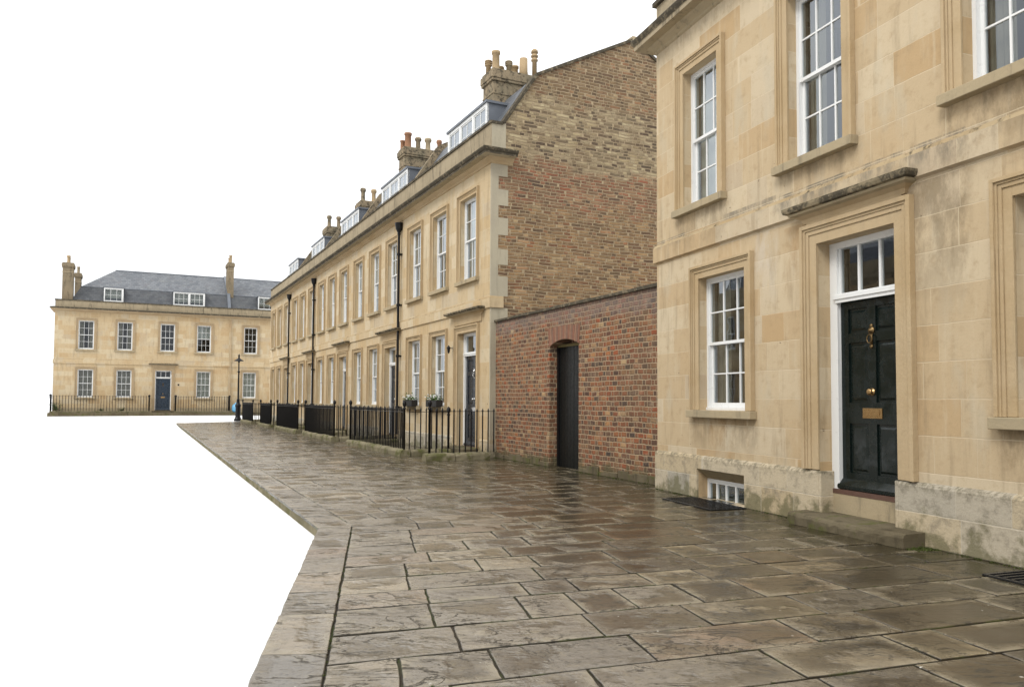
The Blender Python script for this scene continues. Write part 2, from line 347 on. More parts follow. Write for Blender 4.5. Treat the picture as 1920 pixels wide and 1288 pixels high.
M['grime'] = trimstone('weathered_stone', (.20, .165, .11), (.15, .125, .085), (.06, .052, .038), .6, grime=.9)
M['patchy'] = trimstone('patchy_lichen_stone', (.36, .28, .17), (.32, .235, .13), (.15, .12, .08), .6, grime=.3)
M['lichen'] = trimstone('lichen_stone', (.24, .195, .125), (.17, .14, .09), (.07, .06, .042), .7, grime=.72)
M['quoin'] = trimstone('quoin_stone', (.37, .33, .245), (.33, .295, .225), (.22, .2, .15), .4)
M['chimney'] = trimstone('chimney_stone', (.26, .205, .135), (.2, .17, .115), (.07, .065, .05), .6, grime=.5)
M['chimney_pale'] = trimstone('chimney_pale_stone', (.33, .27, .18), (.28, .23, .155), (.12, .10, .07), .7)
M['chimney_cap'] = trimstone('chimney_cap_stone', (.22, .175, .115), (.17, .14, .095), (.06, .052, .04), .7, grime=.2)
M['mossy'] = trimstone('mossy_stone', (.20, .175, .115), (.135, .12, .075), (.05, .045, .03), .6, moss=.62)
M['step'] = trimstone('step_stone', (.125, .104, .067), (.085, .069, .043), (.03, .025, .017), .7, moss=.55)
M['plinth'] = plinthstone('plinth_stone')
M['brick_red'] = brick('red_brick', [(0, (.26, .075, .036)), (.15, (.23, .095, .05)), (.32, (.15, .066, .04)), (.46, (.078, .05, .04)), (.6, (.28, .115, .052)), (.74, (.17, .105, .07)), (.86, (.055, .045, .04)), (.94, (.31, .16, .075)), (1, (.38, .27, .15))], (.39, .285, .185), .285, .1, .015, warp=.035, foot=True)
buff = [(0, (.33, .26, .15)), (.4, (.42, .35, .22)), (.65, (.26, .20, .12)), (.85, (.15, .12, .08)), (1, (.08, .06, .045))]
red2 = [(0, (.25, .10, .06)), (.35, (.29, .15, .09)), (.6, (.17, .10, .062)), (.8, (.34, .21, .12)), (1, (.09, .062, .048))]
brn = [(0, (.30, .185, .095)), (.3, (.20, .13, .072)), (.55, (.36, .235, .12)), (.75, (.12, .082, .052)), (.9, (.27, .125, .065)), (1, (.4, .3, .17))]
dkb = [(0, (.17, .115, .068)), (.35, (.25, .175, .10)), (.6, (.10, .074, .05)), (.8, (.27, .145, .08)), (1, (.36, .28, .165))]
M['brick_gable'] = brick('gable_brick', None, (.43, .335, .215), .22, .09, .015, 'run', .04, zones=[(0, brn), (6.9, red2), (8.05, buff), (9.9, dkb)], seed=5., wave=.09, bd=.03)
M['slate'] = slate('slate_tiles')
M['slate_shaded'] = slate('shaded_slate_tiles', 0., .55)  # same slates, with the shade of the steep slope put into the colour
M['lead'] = plain('lead_sheet', (.11, .122, .142), .5, .5, 0., .3, 3., .004)
M['white'] = plain('white_gloss_paint', (.66, .665, .655), .35, .5, 0, .04, 5.)
M['iron'] = plain('black_iron_paint', (.006, .006, .0065), .4, .22, 0, .3, 20., .002)
M['ironwet'] = plain('cast_iron_grating', (.014, .014, .015), .3, .5, 0, .3, 20.)
M['door_green'] = plain('dark_green_gloss', (.0035, .0075, .0065), .22, .35, 0, .15, 4.)
M['door_blue'] = plain('navy_gloss', (.005, .018, .036), .3, .5, 0, .15, 4.)
M['door_slate'] = plain('dark_slate_gloss', (.010, .014, .021), .3, .5, 0, .15, 4.)
M['door_black'] = plain('weathered_black_boards', (.006, .0065, .006), .4, .2, 0, .5, 12., .003)
M['brass'] = plain('aged_brass', (.34, .22, .10), .32, .5, 1., .25, 30.)
M['dullbrass'] = plain('dull_brass', (.17, .115, .055), .45, .4, 1., .3, 30.)
M['chrome'] = plain('polished_chrome', (.6, .6, .6), .2, .5, 1., .1, 30.)
M['wood'] = plain('threshold_wood', (.10, .055, .04), .6, .3, 0, .3, 20.)
M['net'] = plain('net_curtain', (.42, .42, .39), .9, .1, 0, .06, 12.)
M['curtain'] = plain('heavy_curtain', (.21, .19, .15), .9, .1, 0, .12, 12.)
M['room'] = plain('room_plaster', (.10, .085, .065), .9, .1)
M['roomfloor'] = plain('room_boards', (.06, .04, .025), .8, .1)
M['terracotta'] = plain('terracotta', (.27, .145, .085), .85, .2, 0, .25, 14., .004)
M['buffpot'] = plain('buff_clay', (.34, .25, .145), .85, .2, 0, .2, 14., .004)
M['glass'] = glass('window_glass')
M['paving'] = paving('sandstone_paving')
M['ground'] = plain('pale_road', (.76, .76, .76), .9, .0, 0, .0, 1.)
N_ = NT('mossy_joint_dirt', .9, .2); p_ = N_.pos()
M['joint'] = N_.fin(N_.mix(N_.sstep(N_.noise(p_, 2.2, 6, .75), .47, .6), N_.mix(N_.noise(p_, 30., 4), (.018, .014, .010), (.06, .048, .032)), (.045, .052, .018)), .9, N_.bump(N_.noise(p_, 60., 4, .7), .8, .01))
M['leaf'] = plain('green_leaves', (.05, .10, .02), .6, .3, 0, .6, 30.)
M['mossgreen'] = plain('moss_green', (.055, .068, .018), .9, .1, 0, .5, 30.)
M['flower'] = plain('white_petals', (.75, .75, .72), .7, .3, 0, .05)
M['boxwood'] = plain('planter_paint', (.018, .017, .016), .6, .3)
M['blue'] = plain('blue_plastic_sack', (.10, .30, .48), .4, .5, 0, .5, 9.)

# ------------------------------------------------------------------ site geometry
def d2(a): a = RD(a); return Vector((math.sin(a), math.cos(a)))
AT, AN, AW = -26.14, -18.98, -24.88
PT, PN, PW, PF = Vector((-.577, 20.552)), Vector((2.480, 13.572)), Vector((-.449, 20.658)), Vector((-35.76, 60.34))
def rz(d): return math.atan2(d.y, d.x)
dT, dN, dW, dFx = d2(AT), d2(AN), d2(AW), -d2(63.86)

# ground sheets --------------------------------------------------
b = MB()
xs = [-1500, -300, -120, -60, -30, 0, 30, 120, 300, 1500]; ys = [-1500, -200, -40, 0, 30, 44, 52, 58, 63, 90, 200, 500, 1500]
def gz(x, y):
    t = min(1, max(0, (y - 48) / 12.)); return -.13 + (.26 * t if x < 10 else .1)
for i in range(len(xs) - 1):
    for j in range(len(ys) - 1):
        b.poly([(xs[i], ys[j], gz(xs[i], ys[j])), (xs[i+1], ys[j], gz(xs[i+1], ys[j])), (xs[i+1], ys[j+1], gz(xs[i+1], ys[j+1])), (xs[i], ys[j+1], gz(xs[i], ys[j+1]))])
tag(b.build('road', M['ground']), 'pale blank road surface', kind='structure')

# paving ---------------------------------------------------------
KO = [Vector(p) for p in ((1.05, -9.8), (-1.38, 4.12), (-2.26, 9.15), (-20.74, 48.13))]     # kerb edge
KI = [Vector(p) for p in ((1.45, -9.7), (-.985, 4.13), (-1.90, 9.36), (-20.35, 48.4))]        # inner kerb joint
def along(P, s):
    for a, c in zip(P, P[1:]):
        L = (c - a).length
        if s <= L or c is P[-1]: return a + (c - a) * (s / L)
        s -= L
LK = sum((c - a).length for a, c in zip(KI, KI[1:])); L2 = (KI[1] - KI[0]).length + (KI[2] - KI[1]).length
BL = [PN - dN * 16, PN, PW + Vector((3.0, -6.6)), PT, PT + dT * 60]
def hitB(p, ang):
    d = d2(ang); best = None
    for a, c in zip(BL, BL[1:]):
        e = c - a; den = d.x * e.y - d.y * e.x
        if abs(den) < 1e-9: continue
        q = a - p; t = (q.x * e.y - q.y * e.x) / den; u = (q.x * d.y - q.y * d.x) / den
        if t > 0 and -.001 <= u <= 1.001 and (best is None or t < best): best = t
    return p + d * ((best if best else 7) + .75)
def angle(s):
    if s < L2 - 3: return 71.
    if s < L2 + 2: return 71 - 7.1 * (s - L2 + 3) / 5
    r = LK - s
    return 63.9 if r > 7 else 63.9 - 34 * (1 - r / 7) ** 1.5
def wall_near(p):  # closeness to the building line, fading out towards the kerb
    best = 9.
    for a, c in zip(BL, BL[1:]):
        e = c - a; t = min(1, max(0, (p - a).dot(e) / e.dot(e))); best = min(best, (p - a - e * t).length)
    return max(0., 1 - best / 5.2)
slabs = MB(); slabs.at = {'tint': [], 'tintb': [], 'rim': [], 'wall_near': []}
def slab(q, jit=.0035, gap=.008, zt=0., seg=4):
    "q: four corners anticlockwise; irregular edge, worn rim and a slightly tilted top"
    tint, tb = random.random(), random.random(); q = [p_ + Vector((random.uniform(-.003, .003), random.uniform(-.003, .003))) for p_ in q]
    zc = [zt + random.uniform(-.004, .004) for _ in range(4)]
    Lx = ((q[1] - q[0]).length + (q[2] - q[3]).length) / 2; Ly = ((q[3] - q[0]).length + (q[2] - q[1]).length) / 2
    st_ = [(k / seg, 0.) for k in range(seg)] + [(1., k / seg) for k in range(seg)] + [(1 - k / seg, 1.) for k in range(seg)] + [(0., 1 - k / seg) for k in range(seg)]
    R = len(st_); jt = [random.uniform(0, 1) ** 2 * jit * 2 for _ in st_]
    rings = []
    for k, (dd, dz, rim) in enumerate(((gap, -.03, 1.6), (gap, -.005, 1.5), (gap + .007, 0, 1), (gap + .028, .001, .75), (gap + min(.13, min(Lx, Ly) * .25), .001, 0))):
        rr = []
        for (u_, v_), j_ in zip(st_, jt):
            e = dd + (j_ if k < 4 else 0); cx_ = min(.45, e / Lx); cy_ = min(.45, (e + gap * .7) / Ly)
            if k == 2 or k == 3:    # rounded corners
                pass
            u2 = min(1 - cx_, max(cx_, u_)); v2 = min(1 - cy_, max(cy_, v_))
            p = (q[0] * (1 - u2) + q[1] * u2) * (1 - v2) + (q[3] * (1 - u2) + q[2] * u2) * v2
            z = (zc[0] * (1 - u2) + zc[1] * u2) * (1 - v2) + (zc[3] * (1 - u2) + zc[2] * u2) * v2
            slabs.v.append((p.x, p.y, z + dz)); rr.append(len(slabs.v) - 1)
            slabs.at['tint'].append(tint); slabs.at['tintb'].append(tb); slabs.at['rim'].append(rim); slabs.at['wall_near'].append(wall_near(p))
        rings.append(rr)
    for r0, r1 in zip(rings, rings[1:]):
        for i in range(R):
            j = (i + 1) % R; slabs.f.append((r0[i], r0[j], r1[j], r1[i])); slabs.m.append(0)
    slabs.f.append(tuple(rings[-1])); slabs.m.append(0)
s = 0.; rows = [0.]
while s < LK - .2:
    s += random.uniform(.5, .64) if s < 15.2 else random.uniform(.42, .55) if s < L2 + 1 else random.uniform(.38, .6)
    rows.append(min(s, LK))
for r0, r1 in zip(rows, rows[1:]):
    a0, a1 = along(KI, r0), along(KI, r1); b0, b1 = hitB(a0, angle(r0)), hitB(a1, angle(r1))
    L = (b0 - a0).length; cuts = [0.]
    while cuts[-1] < 1:
        cuts.append(cuts[-1] + random.choice((.42, .55, .68, .8, .95, 1.15)) / L)
    cuts[-1] = 1.
    if len(cuts) > 2 and (cuts[-1] - cuts[-2]) * L < .3: cuts.pop(-2)
    for t0, t1 in zip(cuts, cuts[1:]):
        slab([a0.lerp(b0, t0), a0.lerp(b0, t1), a1.lerp(b1, t1), a1.lerp(b1, t0)], gap=.0048, seg=7 if r0 < L2 + 4 else 2)
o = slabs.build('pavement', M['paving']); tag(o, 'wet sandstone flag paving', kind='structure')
slabs = MB(); slabs.at = {'tint': [], 'tintb': [], 'rim': [], 'wall_near': []}
def alongO(s):   # kerb edge point matching inner point
    tot = 0
    for (a, c), (A, C_) in zip(zip(KI, KI[1:]), zip(KO, KO[1:])):
        L = (c - a).length
        if s - tot <= L or c is KI[-1]: return A + (C_ - A) * ((s - tot) / L)
        tot += L
s = 0.; kr = [0.]
while s < LK - .3:
    s += random.uniform(.5, .95) if s < L2 else random.uniform(.7, 1.2)
    if abs(s - L2) < .35: s = L2
    kr.append(min(s, LK))
face = MB()
for r0, r1 in zip(kr, kr[1:]):
    o0, o1, i0, i1 = alongO(r0), alongO(r1), along(KI, r0), along(KI, r1)
    slab([o0, i0, i1, o1], gap=.003, zt=.004, seg=6, jit=.004)
brk = sorted(list(np.arange(0, LK, 1.)) + [L2, LK])
for s0, s1 in zip(brk, brk[1:]):
    if s1 - s0 < 1e-6: continue
    p, q = alongO(s0), alongO(s1 - 1e-6); i, j = along(KI, s0), along(KI, s1 - 1e-6)
    p = p.lerp(i, .035); q = q.lerp(j, .035)
    face.poly([(p.x, p.y, -.15), (q.x, q.y, -.15), (q.x, q.y, -.012), (p.x, p.y, -.012)])
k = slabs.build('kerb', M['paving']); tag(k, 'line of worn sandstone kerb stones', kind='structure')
face.build('kerb_face', M['mossy'], k)
base = MB()
rw = sorted(rows + [L2]); pts = [alongO(x).lerp(along(KI, x), .05) for x in rw]; bb = [hitB(along(KI, x), angle(x)) for x in rw]
for i in range(len(rw) - 1): base.poly([(pts[i].x, pts[i].y, -.013), (bb[i].x, bb[i].y, -.013), (bb[i+1].x, bb[i+1].y, -.013), (pts[i+1].x, pts[i+1].y, -.013)])
tag(base.build('ground', M['joint']), 'mossy bedding between the flags', kind='structure')

# ------------------------------------------------------------------ building kit
FL = False    # mirror flag for the far row
def B(mb, name, mats, parent=None, **kw): return mb.build(name, mats, parent, flip=FL, **kw)
cache = {}
def jamb_frame(mb, x0, x1, z0, z1, wdt, y0, y1, m=0):
    "inverted U: two jambs and a head around the opening x0..x1, z0..z1"
    mb.box(x0 - wdt, x0, y0, y1, z0, z1 + wdt, m); mb.box(x1, x1 + wdt, y0, y1, z0, z1 + wdt, m); mb.box(x0, x1, y0, y1, z1, z1 + wdt, m)
def surround(mb, x0, x1, z0, z1, band, k=1.):
    e = .003
    jamb_frame(mb, x0 + e, x1 - e, z0, z1 - e, band * .48, .001, .030 * k)
    a = band * .48 - e
    jamb_frame(mb, x0 - a, x1 + a, z0, z1 + a, band * .20, .001, .045 * k)
    a += band * .20
    jamb_frame(mb, x0 - a, x1 + a, z0, z1 + a, band * .12, .001, .058 * k)
    a += band * .12
    jamb_frame(mb, x0 - a, x1 + a, z0, z1 + a, band * .20, .001, .078 * k)
def sashes(wi, z_, d, cols, rows_, mb, panes, y0=0.):
    "box frame and two sliding sashes inside opening 0-centred width wi, height z_"
    h = wi / 2; fw = .045
    mb.box(-h, -h + fw, -d - .12, -d, 0, z_); mb.box(h - fw, h, -d - .12, -d, 0, z_)
    mb.box(-h + fw, h - fw, -d - .12, -d, z_ - fw, z_); mb.box(-h, h, -d - .13, -d + .02, -.004, .04)
    mid = .04 + (z_ - fw - .04) * .5
    for (za, zb, ya, low) in ((mid - .02, z_ - fw, -d - .018, False), (.04, mid + .02, -d - .062, True)):
        xa, xb = -h + fw, h - fw; st = .04; yb = ya - .038
        bot = .075 if low else .045; top = .04
        mb.box(xa, xa + st, yb, ya, za, zb); mb.box(xb - st, xb, yb, ya, za, zb)
        mb.box(xa + st, xb - st, yb, ya, za, za + bot); mb.box(xa + st, xb - st, yb, ya, zb - top, zb)
        ix0, ix1, iz0, iz1 = xa + st, xb - st, za + bot, zb - top
        for i in range(1, cols):
            x = ix0 + (ix1 - ix0) * i / cols; mb.box(x - .011, x + .011, yb + .004, ya - .002, iz0, iz1)
        for i in range(1, rows_):
            zz = iz0 + (iz1 - iz0) * i / rows_; mb.box(ix0, ix1, yb + .005, ya - .003, zz - .010, zz + .010)
        yy = (ya + yb) / 2; panes.poly([(ix0, yy, iz0), (ix1, yy, iz0), (ix1, yy, iz1), (ix0, yy, iz1)])
def drape(mb, x0, x1, z0, z1, y, fold=.07, amp=.02):
    n = max(4, int((x1 - x0) / fold * 4)); rnd = random.Random(int(x0 * 100) + int(z1 * 10))
    ph = rnd.random() * 6; P = [(x0 + (x1 - x0) * i / n, y + amp * math.sin(i / 4 * 2 * math.pi + ph + .6 * math.sin(i * .35))) for i in range(n + 1)]
    for a, c in zip(P, P[1:]): mb.poly([(a[0], a[1], z0), (c[0], c[1], z0), (c[0], c[1], z1), (a[0], a[1], z1)])
def window(root, uc, z0, wi, hi, band, d=.13, cols=3, rows_=2, sill=True, cur='side', tr='trim', ears=.03, k=1.):
    key = (wi, hi, band, d, cols, rows_, sill, cur, tr, FL, k)
    x = -uc if FL else uc
    if key in cache:
        c = copy_tree(cache[key], root); c.location = (x, 0, z0); return c
    f = MB(); pn = MB(); sashes(wi, hi, d, cols, rows_, f, pn)
    w_ = B(f, 'window', M['white'], root); w_.location = (x, 0, z0)
    B(pn, 'pane', M['glass'], w_)
    s_ = MB(); surround(s_, -wi / 2, wi / 2, 0, hi, band, k); B(s_, 'surround', M[tr], w_, bevel=.004)
    if sill:
        s_ = MB(); W2 = wi / 2 + band + ears; s_.box(-W2, W2, .001, .12, -.115, -.002); s_.box(-wi / 2 + .001, wi / 2 - .001, -d + .021, .001, -.10, -.003); B(s_, 'sill', M['sill'], w_, bevel=.008)
    h = wi / 2
    if cur:
        c = MB()
        if cur == 'side': drape(c, -h, -h + wi * .3, -.05, hi, -d - .22); drape(c, h - wi * .3, h, -.05, hi, -d - .22)
        elif cur == 'net': drape(c, -h, h, -.05, hi, -d - .2, .09)
        elif cur == 'half': drape(c, -h, h, hi * .5, hi, -d - .2, .09)
        elif cur == 'full': drape(c, -h, h, -.05, hi, -d - .2, .11, .03)
        B(c, 'curtain', M['curtain' if cur in ('side', 'full') else 'net'], w_, smooth=True)
    cache[key] = w_
    return w_
def door(root, x0, x1, z0, z1, d, leafmat, ztr, fr=.09, band=.24, tr='trim', zsur=None, fan=3, metal='brass', zleaf=None, detail=True, k=1.):
    "x0..x1, z0..z1 stone opening; door frame, leaf with six panels, fanlight above ztr"
    zs = zsur if zsur is not None else z0
    xa, xb = x0 + fr, x1 - fr; zl = z0 + (.0 if zleaf is None else zleaf)
    f = MB(); f.box(x0, xa, -d - .12, -d, z0 - .0, z1); f.box(xb, x1, -d - .12, -d, z0, z1); f.box(xa, xb, -d - .12, -d, z1 - .08, z1)
    f.box(xa, xb, -d - .12, -d + .0, ztr, ztr + .10); f.box(xa - .04, xb + .04, -d + .001, -d + .035, ztr + .03, ztr + .085); f.box(xa - .02, xb + .02, -d + .0005, -d + .018, ztr - .015, ztr + .03)
    n = fan
    f.box(xa, xa + .03, -d - .08, -d - .03, ztr + .10, z1 - .08); f.box(xb - .03, xb, -d - .08, -d - .03, ztr + .10, z1 - .08)
    for i in range(1, n): x = xa + (xb - xa) * i / n; f.box(x - .016, x + .016, -d - .08, -d - .03, ztr + .1, z1 - .08)
    fo = B(f, 'door_frame', M['white'], root, bevel=.003)
    p = MB(); p.poly([(xa, -d - .055, ztr + .1), (xb, -d - .055, ztr + .1), (xb, -d - .055, z1 - .08), (xa, -d - .055, z1 - .08)]); B(p, 'pane', M['glass'], fo)
    L = MB(); yb, yf = -d - .10, -d - .055; W_ = xb - xa; Hh = ztr - zl
    st = .12 * W_ / .97; rails = [0, .16, .44, .50, .80, .85, .955, 1.]     # bottom rail, lower panels, lock rail ... as shares of height
    xm = (xa + xb) / 2
    L.box(xa, xa + st, yb, yf, zl, ztr - .002); L.box(xb - st, xb, yb, yf, zl, ztr - .002); L.box(xm - st * .5, xm + st * .5, yb, yf, zl, ztr - .002)
    pz = [(.09, .35), (.46, .775), (.825, .955)]
    zr = [0.] + [v for a in pz for v in a] + [1.]
    for a, c in ((0, pz[0][0]), (pz[0][1], pz[1][0]), (pz[1][1], pz[2][0]), (pz[2][1], .999)):
        for q0, q1 in ((xa + st, xm - st * .5), (xm + st * .5, xb - st)): L.box(q0, q1, yb, yf - .0015, zl + Hh * a, zl + Hh * c)
    for a, c in pz:
        for q0, q1 in ((xa + st, xm - st * .5), (xm + st * .5, xb - st)):
            za, zb = zl + Hh * a, zl + Hh * c; L.box(q0, q1, yb + .003, yf - .022, za, zb)
            g = .03; h2 = .055; Y0, Y1 = yf - .0215, yf - .006
            P = [(q0 + g, Y0, za + g), (q1 - g, Y0, za + g), (q1 - g, Y0, zb - g), (q0 + g, Y0, zb - g)]; Q = [(q0 + h2, Y1, za + h2), (q1 - h2, Y1, za + h2), (q1 - h2, Y1, zb - h2), (q0 + h2, Y1, zb - h2)]
            for i in range(4): L.poly([P[i], P[(i+1) % 4], Q[(i+1) % 4], Q[i]])
            L.poly(Q)
    lo = B(L, 'door', M[leafmat], root, bevel=.002 if detail else 0)
    wb = MB(); wb.poly([(xa - .02, yf, zl + .13), (xb + .02, yf, zl + .13), (xb + .02, yf + .07, zl + .05), (xa - .02, yf + .07, zl + .05)]); wb.poly([(xa - .02, yf + .07, zl + .05), (xb + .02, yf + .07, zl + .05), (xb + .02, yf + .07, zl + .015), (xa - .02, yf + .07, zl + .015)])
    wb.box(xa - .015, xb + .015, yf + .001, yf + .06, zl + .005, zl + .05); B(wb, 'weatherboard', M[leafmat], lo)
    mm = M[metal]
    kx = xm + (.0 if detail else -.0)
    kb = MB(); kb.lathe((kx, yf, zl + Hh * .515), [(.045, 0), (.045, .01), (.02, .014), (.018, .025), (.036, .034), (.040, .048), (.034, .06), (.012, .064)], 14, axis='y'); B(kb, 'knob', mm, lo, smooth=True)
    lp = MB(); zc = zl + Hh * .405; lp.box(kx - .15, kx + .15, yf + .0005, yf + .008, zc - .06, zc + .06); lp.box(kx - .115, kx + .115, yf + .0085, yf + .014, zc - .032, zc + .032); B(lp, 'letter_plate', mm, lo, bevel=.002)
    kn = MB(); zk = zl + Hh * .80
    kn.lathe((kx, yf, zk + .07), [(.05, 0), (.045, .012), (.02, .02), (.018, .035), (.004, .04)], 12, axis='y'); kn.lathe((kx, yf, zk + .125), [(.028, 0), (.02, .014), (.004, .018)], 10, axis='y'); kn.lathe((kx, yf, zk - .12), [(.028, 0), (.02, .014), (.004, .018)], 10, axis='y')
    kn.box(kx - .018, kx + .018, yf + .0003, yf + .01, zk - .12, zk + .13)
    for i in range(20):
        t0, t1 = 2 * math.pi * i / 20, 2 * math.pi * (i + 1) / 20; kn.bar((kx + .04 * math.cos(t0), yf + .032, zk - .03 + .05 * math.sin(t0)), (kx + .04 * math.cos(t1), yf + .032, zk - .03 + .05 * math.sin(t1)), .0075, n=6, cap=False)
    B(kn, 'knocker', M['dullbrass'] if metal == 'brass' else mm, lo, smooth=True)
    s_ = MB(); surround(s_, x0, x1, zs, z1, band, k); B(s_, 'door_surround', M[tr], root, bevel=.004)
    t = MB(); t.box(x0 + .0, x1 - .0, -d - .16, -d + .03, zl - .055, zl - .001); B(t, 'threshold', M['wood'], root)
    return lo
def hood(root, x0, x1, z0, proj, tr='trim', h=.17, frieze=None):
    m = MB(); P = [(0, 0), (.03, 0), (.05, h * .25), (proj * .5, h * .42), (proj * .72, h * .5), (proj * .76, h * .62), (proj * .94, h * .68), (proj, h * .85), (proj, h), (.0, h + .05)]
    xa, xb = x0 + proj, x1 - proj
    path = [(xb, 0), (xb, .001), (xa, .001), (xa, 0)]
    # travel right to left so that outward is +y
    m.sweep([(xa, -.02), (xa, .001), (xb, .001), (xb, -.02)], [(o_, z0 + z_) for o_, z_ in P], [0, 0, 0, 2, 2, 1, 1, 1, 1])
    # bring the profile to the outside (left of travel)
    B(m, 'hood', [M[tr], M['lichen'], M['sill']], root)
    if frieze:
        f = MB(); f.box(xa + .02, xb - .02, .001, .035, frieze, z0 + .01); B(f, 'frieze', M[tr], root)
def front(mb, x0, x1, z0, z1, holes, dep, m=0):
    X = sorted({x0, x1, *[v for h in holes for v in h[:2]]}); Z = sorted({z0, z1, *[v for h in holes for v in h[2:4]]})
    X = [v for v in X if x0 <= v <= x1]; Z = [v for v in Z if z0 <= v <= z1]
    for a, c in zip(X, X[1:]):
        for e, g in zip(Z, Z[1:]):
            cx, cz = (a + c) / 2, (e + g) / 2
            if any(h[0] < cx < h[1] and h[2] < cz < h[3] for h in holes): continue
            mb.poly([(a, 0, e), (c, 0, e), (c, 0, g), (a, 0, g)], m)
    for h in holes:
        D = -(h[4] if len(h) > 4 else dep) - .14; a, c, e, g = h[:4]
        mb.poly([(a, 0, e), (a, D, e), (a, D, g), (a, 0, g)], m); mb.poly([(c, 0, e), (c, D, e), (c, D, g), (c, 0, g)], m)
        mb.poly([(a, 0, g), (c, 0, g), (c, D, g), (a, D, g)], m); mb.poly([(a, 0, e), (c, 0, e), (c, D, e), (a, D, e)], m)

# ------------------------------------------------------------------ near house
def near_house():
    root = empty('stone_house', (PN.x, PN.y, 0), rz(dN))
    tag(root, 'nearest honey stone house on the right, with the dark green panelled door', 'house')
    x0, x1 = -15.5, -.12
    d = .13
    up = [(-1.505, .97), (-4.11, 1.0), (-6.75, 1.0), (-9.3, 1.0), (-11.9, 1.0)]
    zU, hU = 4.64, 2.24
    lo = [(-2.05, 1.20), (-7.36, 1.20), (-12.0, 1.2)]
    zL, hL = 1.37, 2.06
    holes = [(c - w_ / 2, c + w_ / 2, zU, zU + hU, d) for c, w_ in up] + [(c - w_ / 2, c + w_ / 2, zL, zL + hL, d) for c, w_ in lo]
    dx0, dx1 = -5.37, -4.13; holes.append((dx0, dx1, 0, 3.48, .18)); bl = [(-2.62, -1.40), (-8.1, -6.95)]; holes += [(a, c, 0, .455, .2) for a, c in bl]
    wl = MB(); front(wl, x0, x1, 0, 8.0, holes, d)
    D = -9.
    wl.poly([(x1, 0, 0), (x1, D, 0), (x1, D, 8), (x1, 0, 8)]); wl.poly([(x0, 0, 0), (x0, D, 0), (x0, D, 8), (x0, 0, 8)])
    wl.poly([(x0, D, 0), (x1, D, 0), (x1, D, 8), (x0, D, 8)])
    B(wl, 'wall', M['ashlar_near'], root)
    r = MB(); r.poly([(x0, -.3, 8.2), (x1, -.3, 8.2), (x1, -4.5, 9.9), (x0, -4.5, 9.9)]); r.poly([(x0, -4.5, 9.9), (x1, -4.5, 9.9), (x1, D, 8.2), (x0, D, 8.2)])
    for x in (x0, x1): r.poly([(x, -.3, 8.), (x, -.3, 8.2), (x, -4.5, 9.9), (x, D, 8.2), (x, D, 8.)])
    B(r, 'roof', M['slate'], root)
    fl = MB(); fl.box(x0 + .05, x1 - .05, D + .05, -.30, 4.0, 4.15); fl.box(x0 + .05, x1 - .05, D + .05, -.30, .1, .2)
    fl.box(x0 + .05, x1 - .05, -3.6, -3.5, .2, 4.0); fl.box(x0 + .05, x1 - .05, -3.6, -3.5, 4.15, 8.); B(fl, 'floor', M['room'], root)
    # plinth with gaps at the door and the two basement lights
    P = [(.0, 0), (.035, 0), (.035, .62), (.022, .645), (.0, .665)]
    pl = MB()
    segs = [(x1, bl[0][1]), (bl[0][0], dx1), (dx0, bl[1][1]), (bl[1][0], x0)]
    for i, (a, c) in enumerate(segs):
        m_ = -1
        if i == 0: pl.sweep([(c, 0.001), (a, .001), (a + .001, -3.)], [(o_, z) for o_, z in P])
        else: pl.sweep([(c, .001), (a, .001)], P)
    for a, c in bl: pl.sweep([(a, .001), (c, .001)], [(0, .45), (.035, .45), (.035, .62), (.022, .645), (0, .665)])
    pl.box(dx0 - .002, dx0 + .045, -.178, .034, .0, .652); pl.box(dx1 - .045, dx1 + .002, -.178, .034, .0, .652); B(pl, 'plinth', M['plinth'], root, bevel=.01)
    for a, c in bl:
        f = MB(); y = -.16; f.box(a, a + .05, y - .06, y, 0.001, .30); f.box(c - .05, c, y - .06, y, .001, .30); f.box(a + .05, c - .05, y - .06, y, .265, .30); f.box(a + .05, c - .05, y - .05, y - .01, .235, .265)
        n = 5
        for i in range(1, n): x = a + (c - a) * i / n; f.box(x - .016, x + .016, y - .045, y - .008, .001, .235)
        w_ = B(f, 'window', M['white'], root)
        B(MB().box(a + .03, c - .03, y - .032, y - .028, .001, .25), 'pane', M['glass'], w_)
        cu_ = MB(); drape(cu_, a, c, 0, .3, y - .15, .1); B(cu_, 'curtain', M['curtain'], w_, smooth=True)
        l = MB(); l.poly([(a, .034, .45), (c, .034, .45), (c, y, .30), (a, y, .30)]); l.poly([(a, y, .30), (c, y, .30), (c, y - .1, .30), (a, y - .1, .30)]); B(l, 'lintel', M['sill'], root)
    # mouldings
    st = MB(); st.sweep([(x0, 0), (x1, 0), (x1, -3)], [(0, 3.88), (.05, 3.90), (.05, 4.15), (.02, 4.2), (0, 4.21)], [0, 0, 1, 1]); B(st, 'string_course', [M['ashlar_near'], M['patchy']], root)
    cn = MB(); cn.sweep([(x0, 0), (x1, 0), (x1, -9)], [(0, 7.58), (.03, 7.60), (.035, 7.64), (.11, 7.70), (.13, 7.73), (.29, 7.73), (.29, 7.80), (.30, 7.805), (.33, 7.86), (.34, 7.90), (.32, 7.93), (.0, 8.0)], [0, 0, 0, 0, 0, 2, 2, 1, 1, 1, 1]); B(cn, 'cornice', [M['sill'], M['grime'], M['parapet']], root)
    pp = MB(); pp.box(x0, x1, -.3, .0015, 7.99, 8.45); pp.box(x0, x1 + .05, -.35, .06, 8.45, 8.53, 1); pp.box(x1 - .3, x1 + .0015, -9, -.301, 7.99, 8.45); pp.box(x1 - .35, x1 + .05, -9, -.351, 8.45, 8.53, 1); B(pp, 'parapet', [M['parapet'], M['grime']], root, bevel=.008)
    for i, (c, w_) in enumerate(up): window(root, c, zU, w_, hU, .195, d, cur='net' if i == 0 else 'side', k=1.)
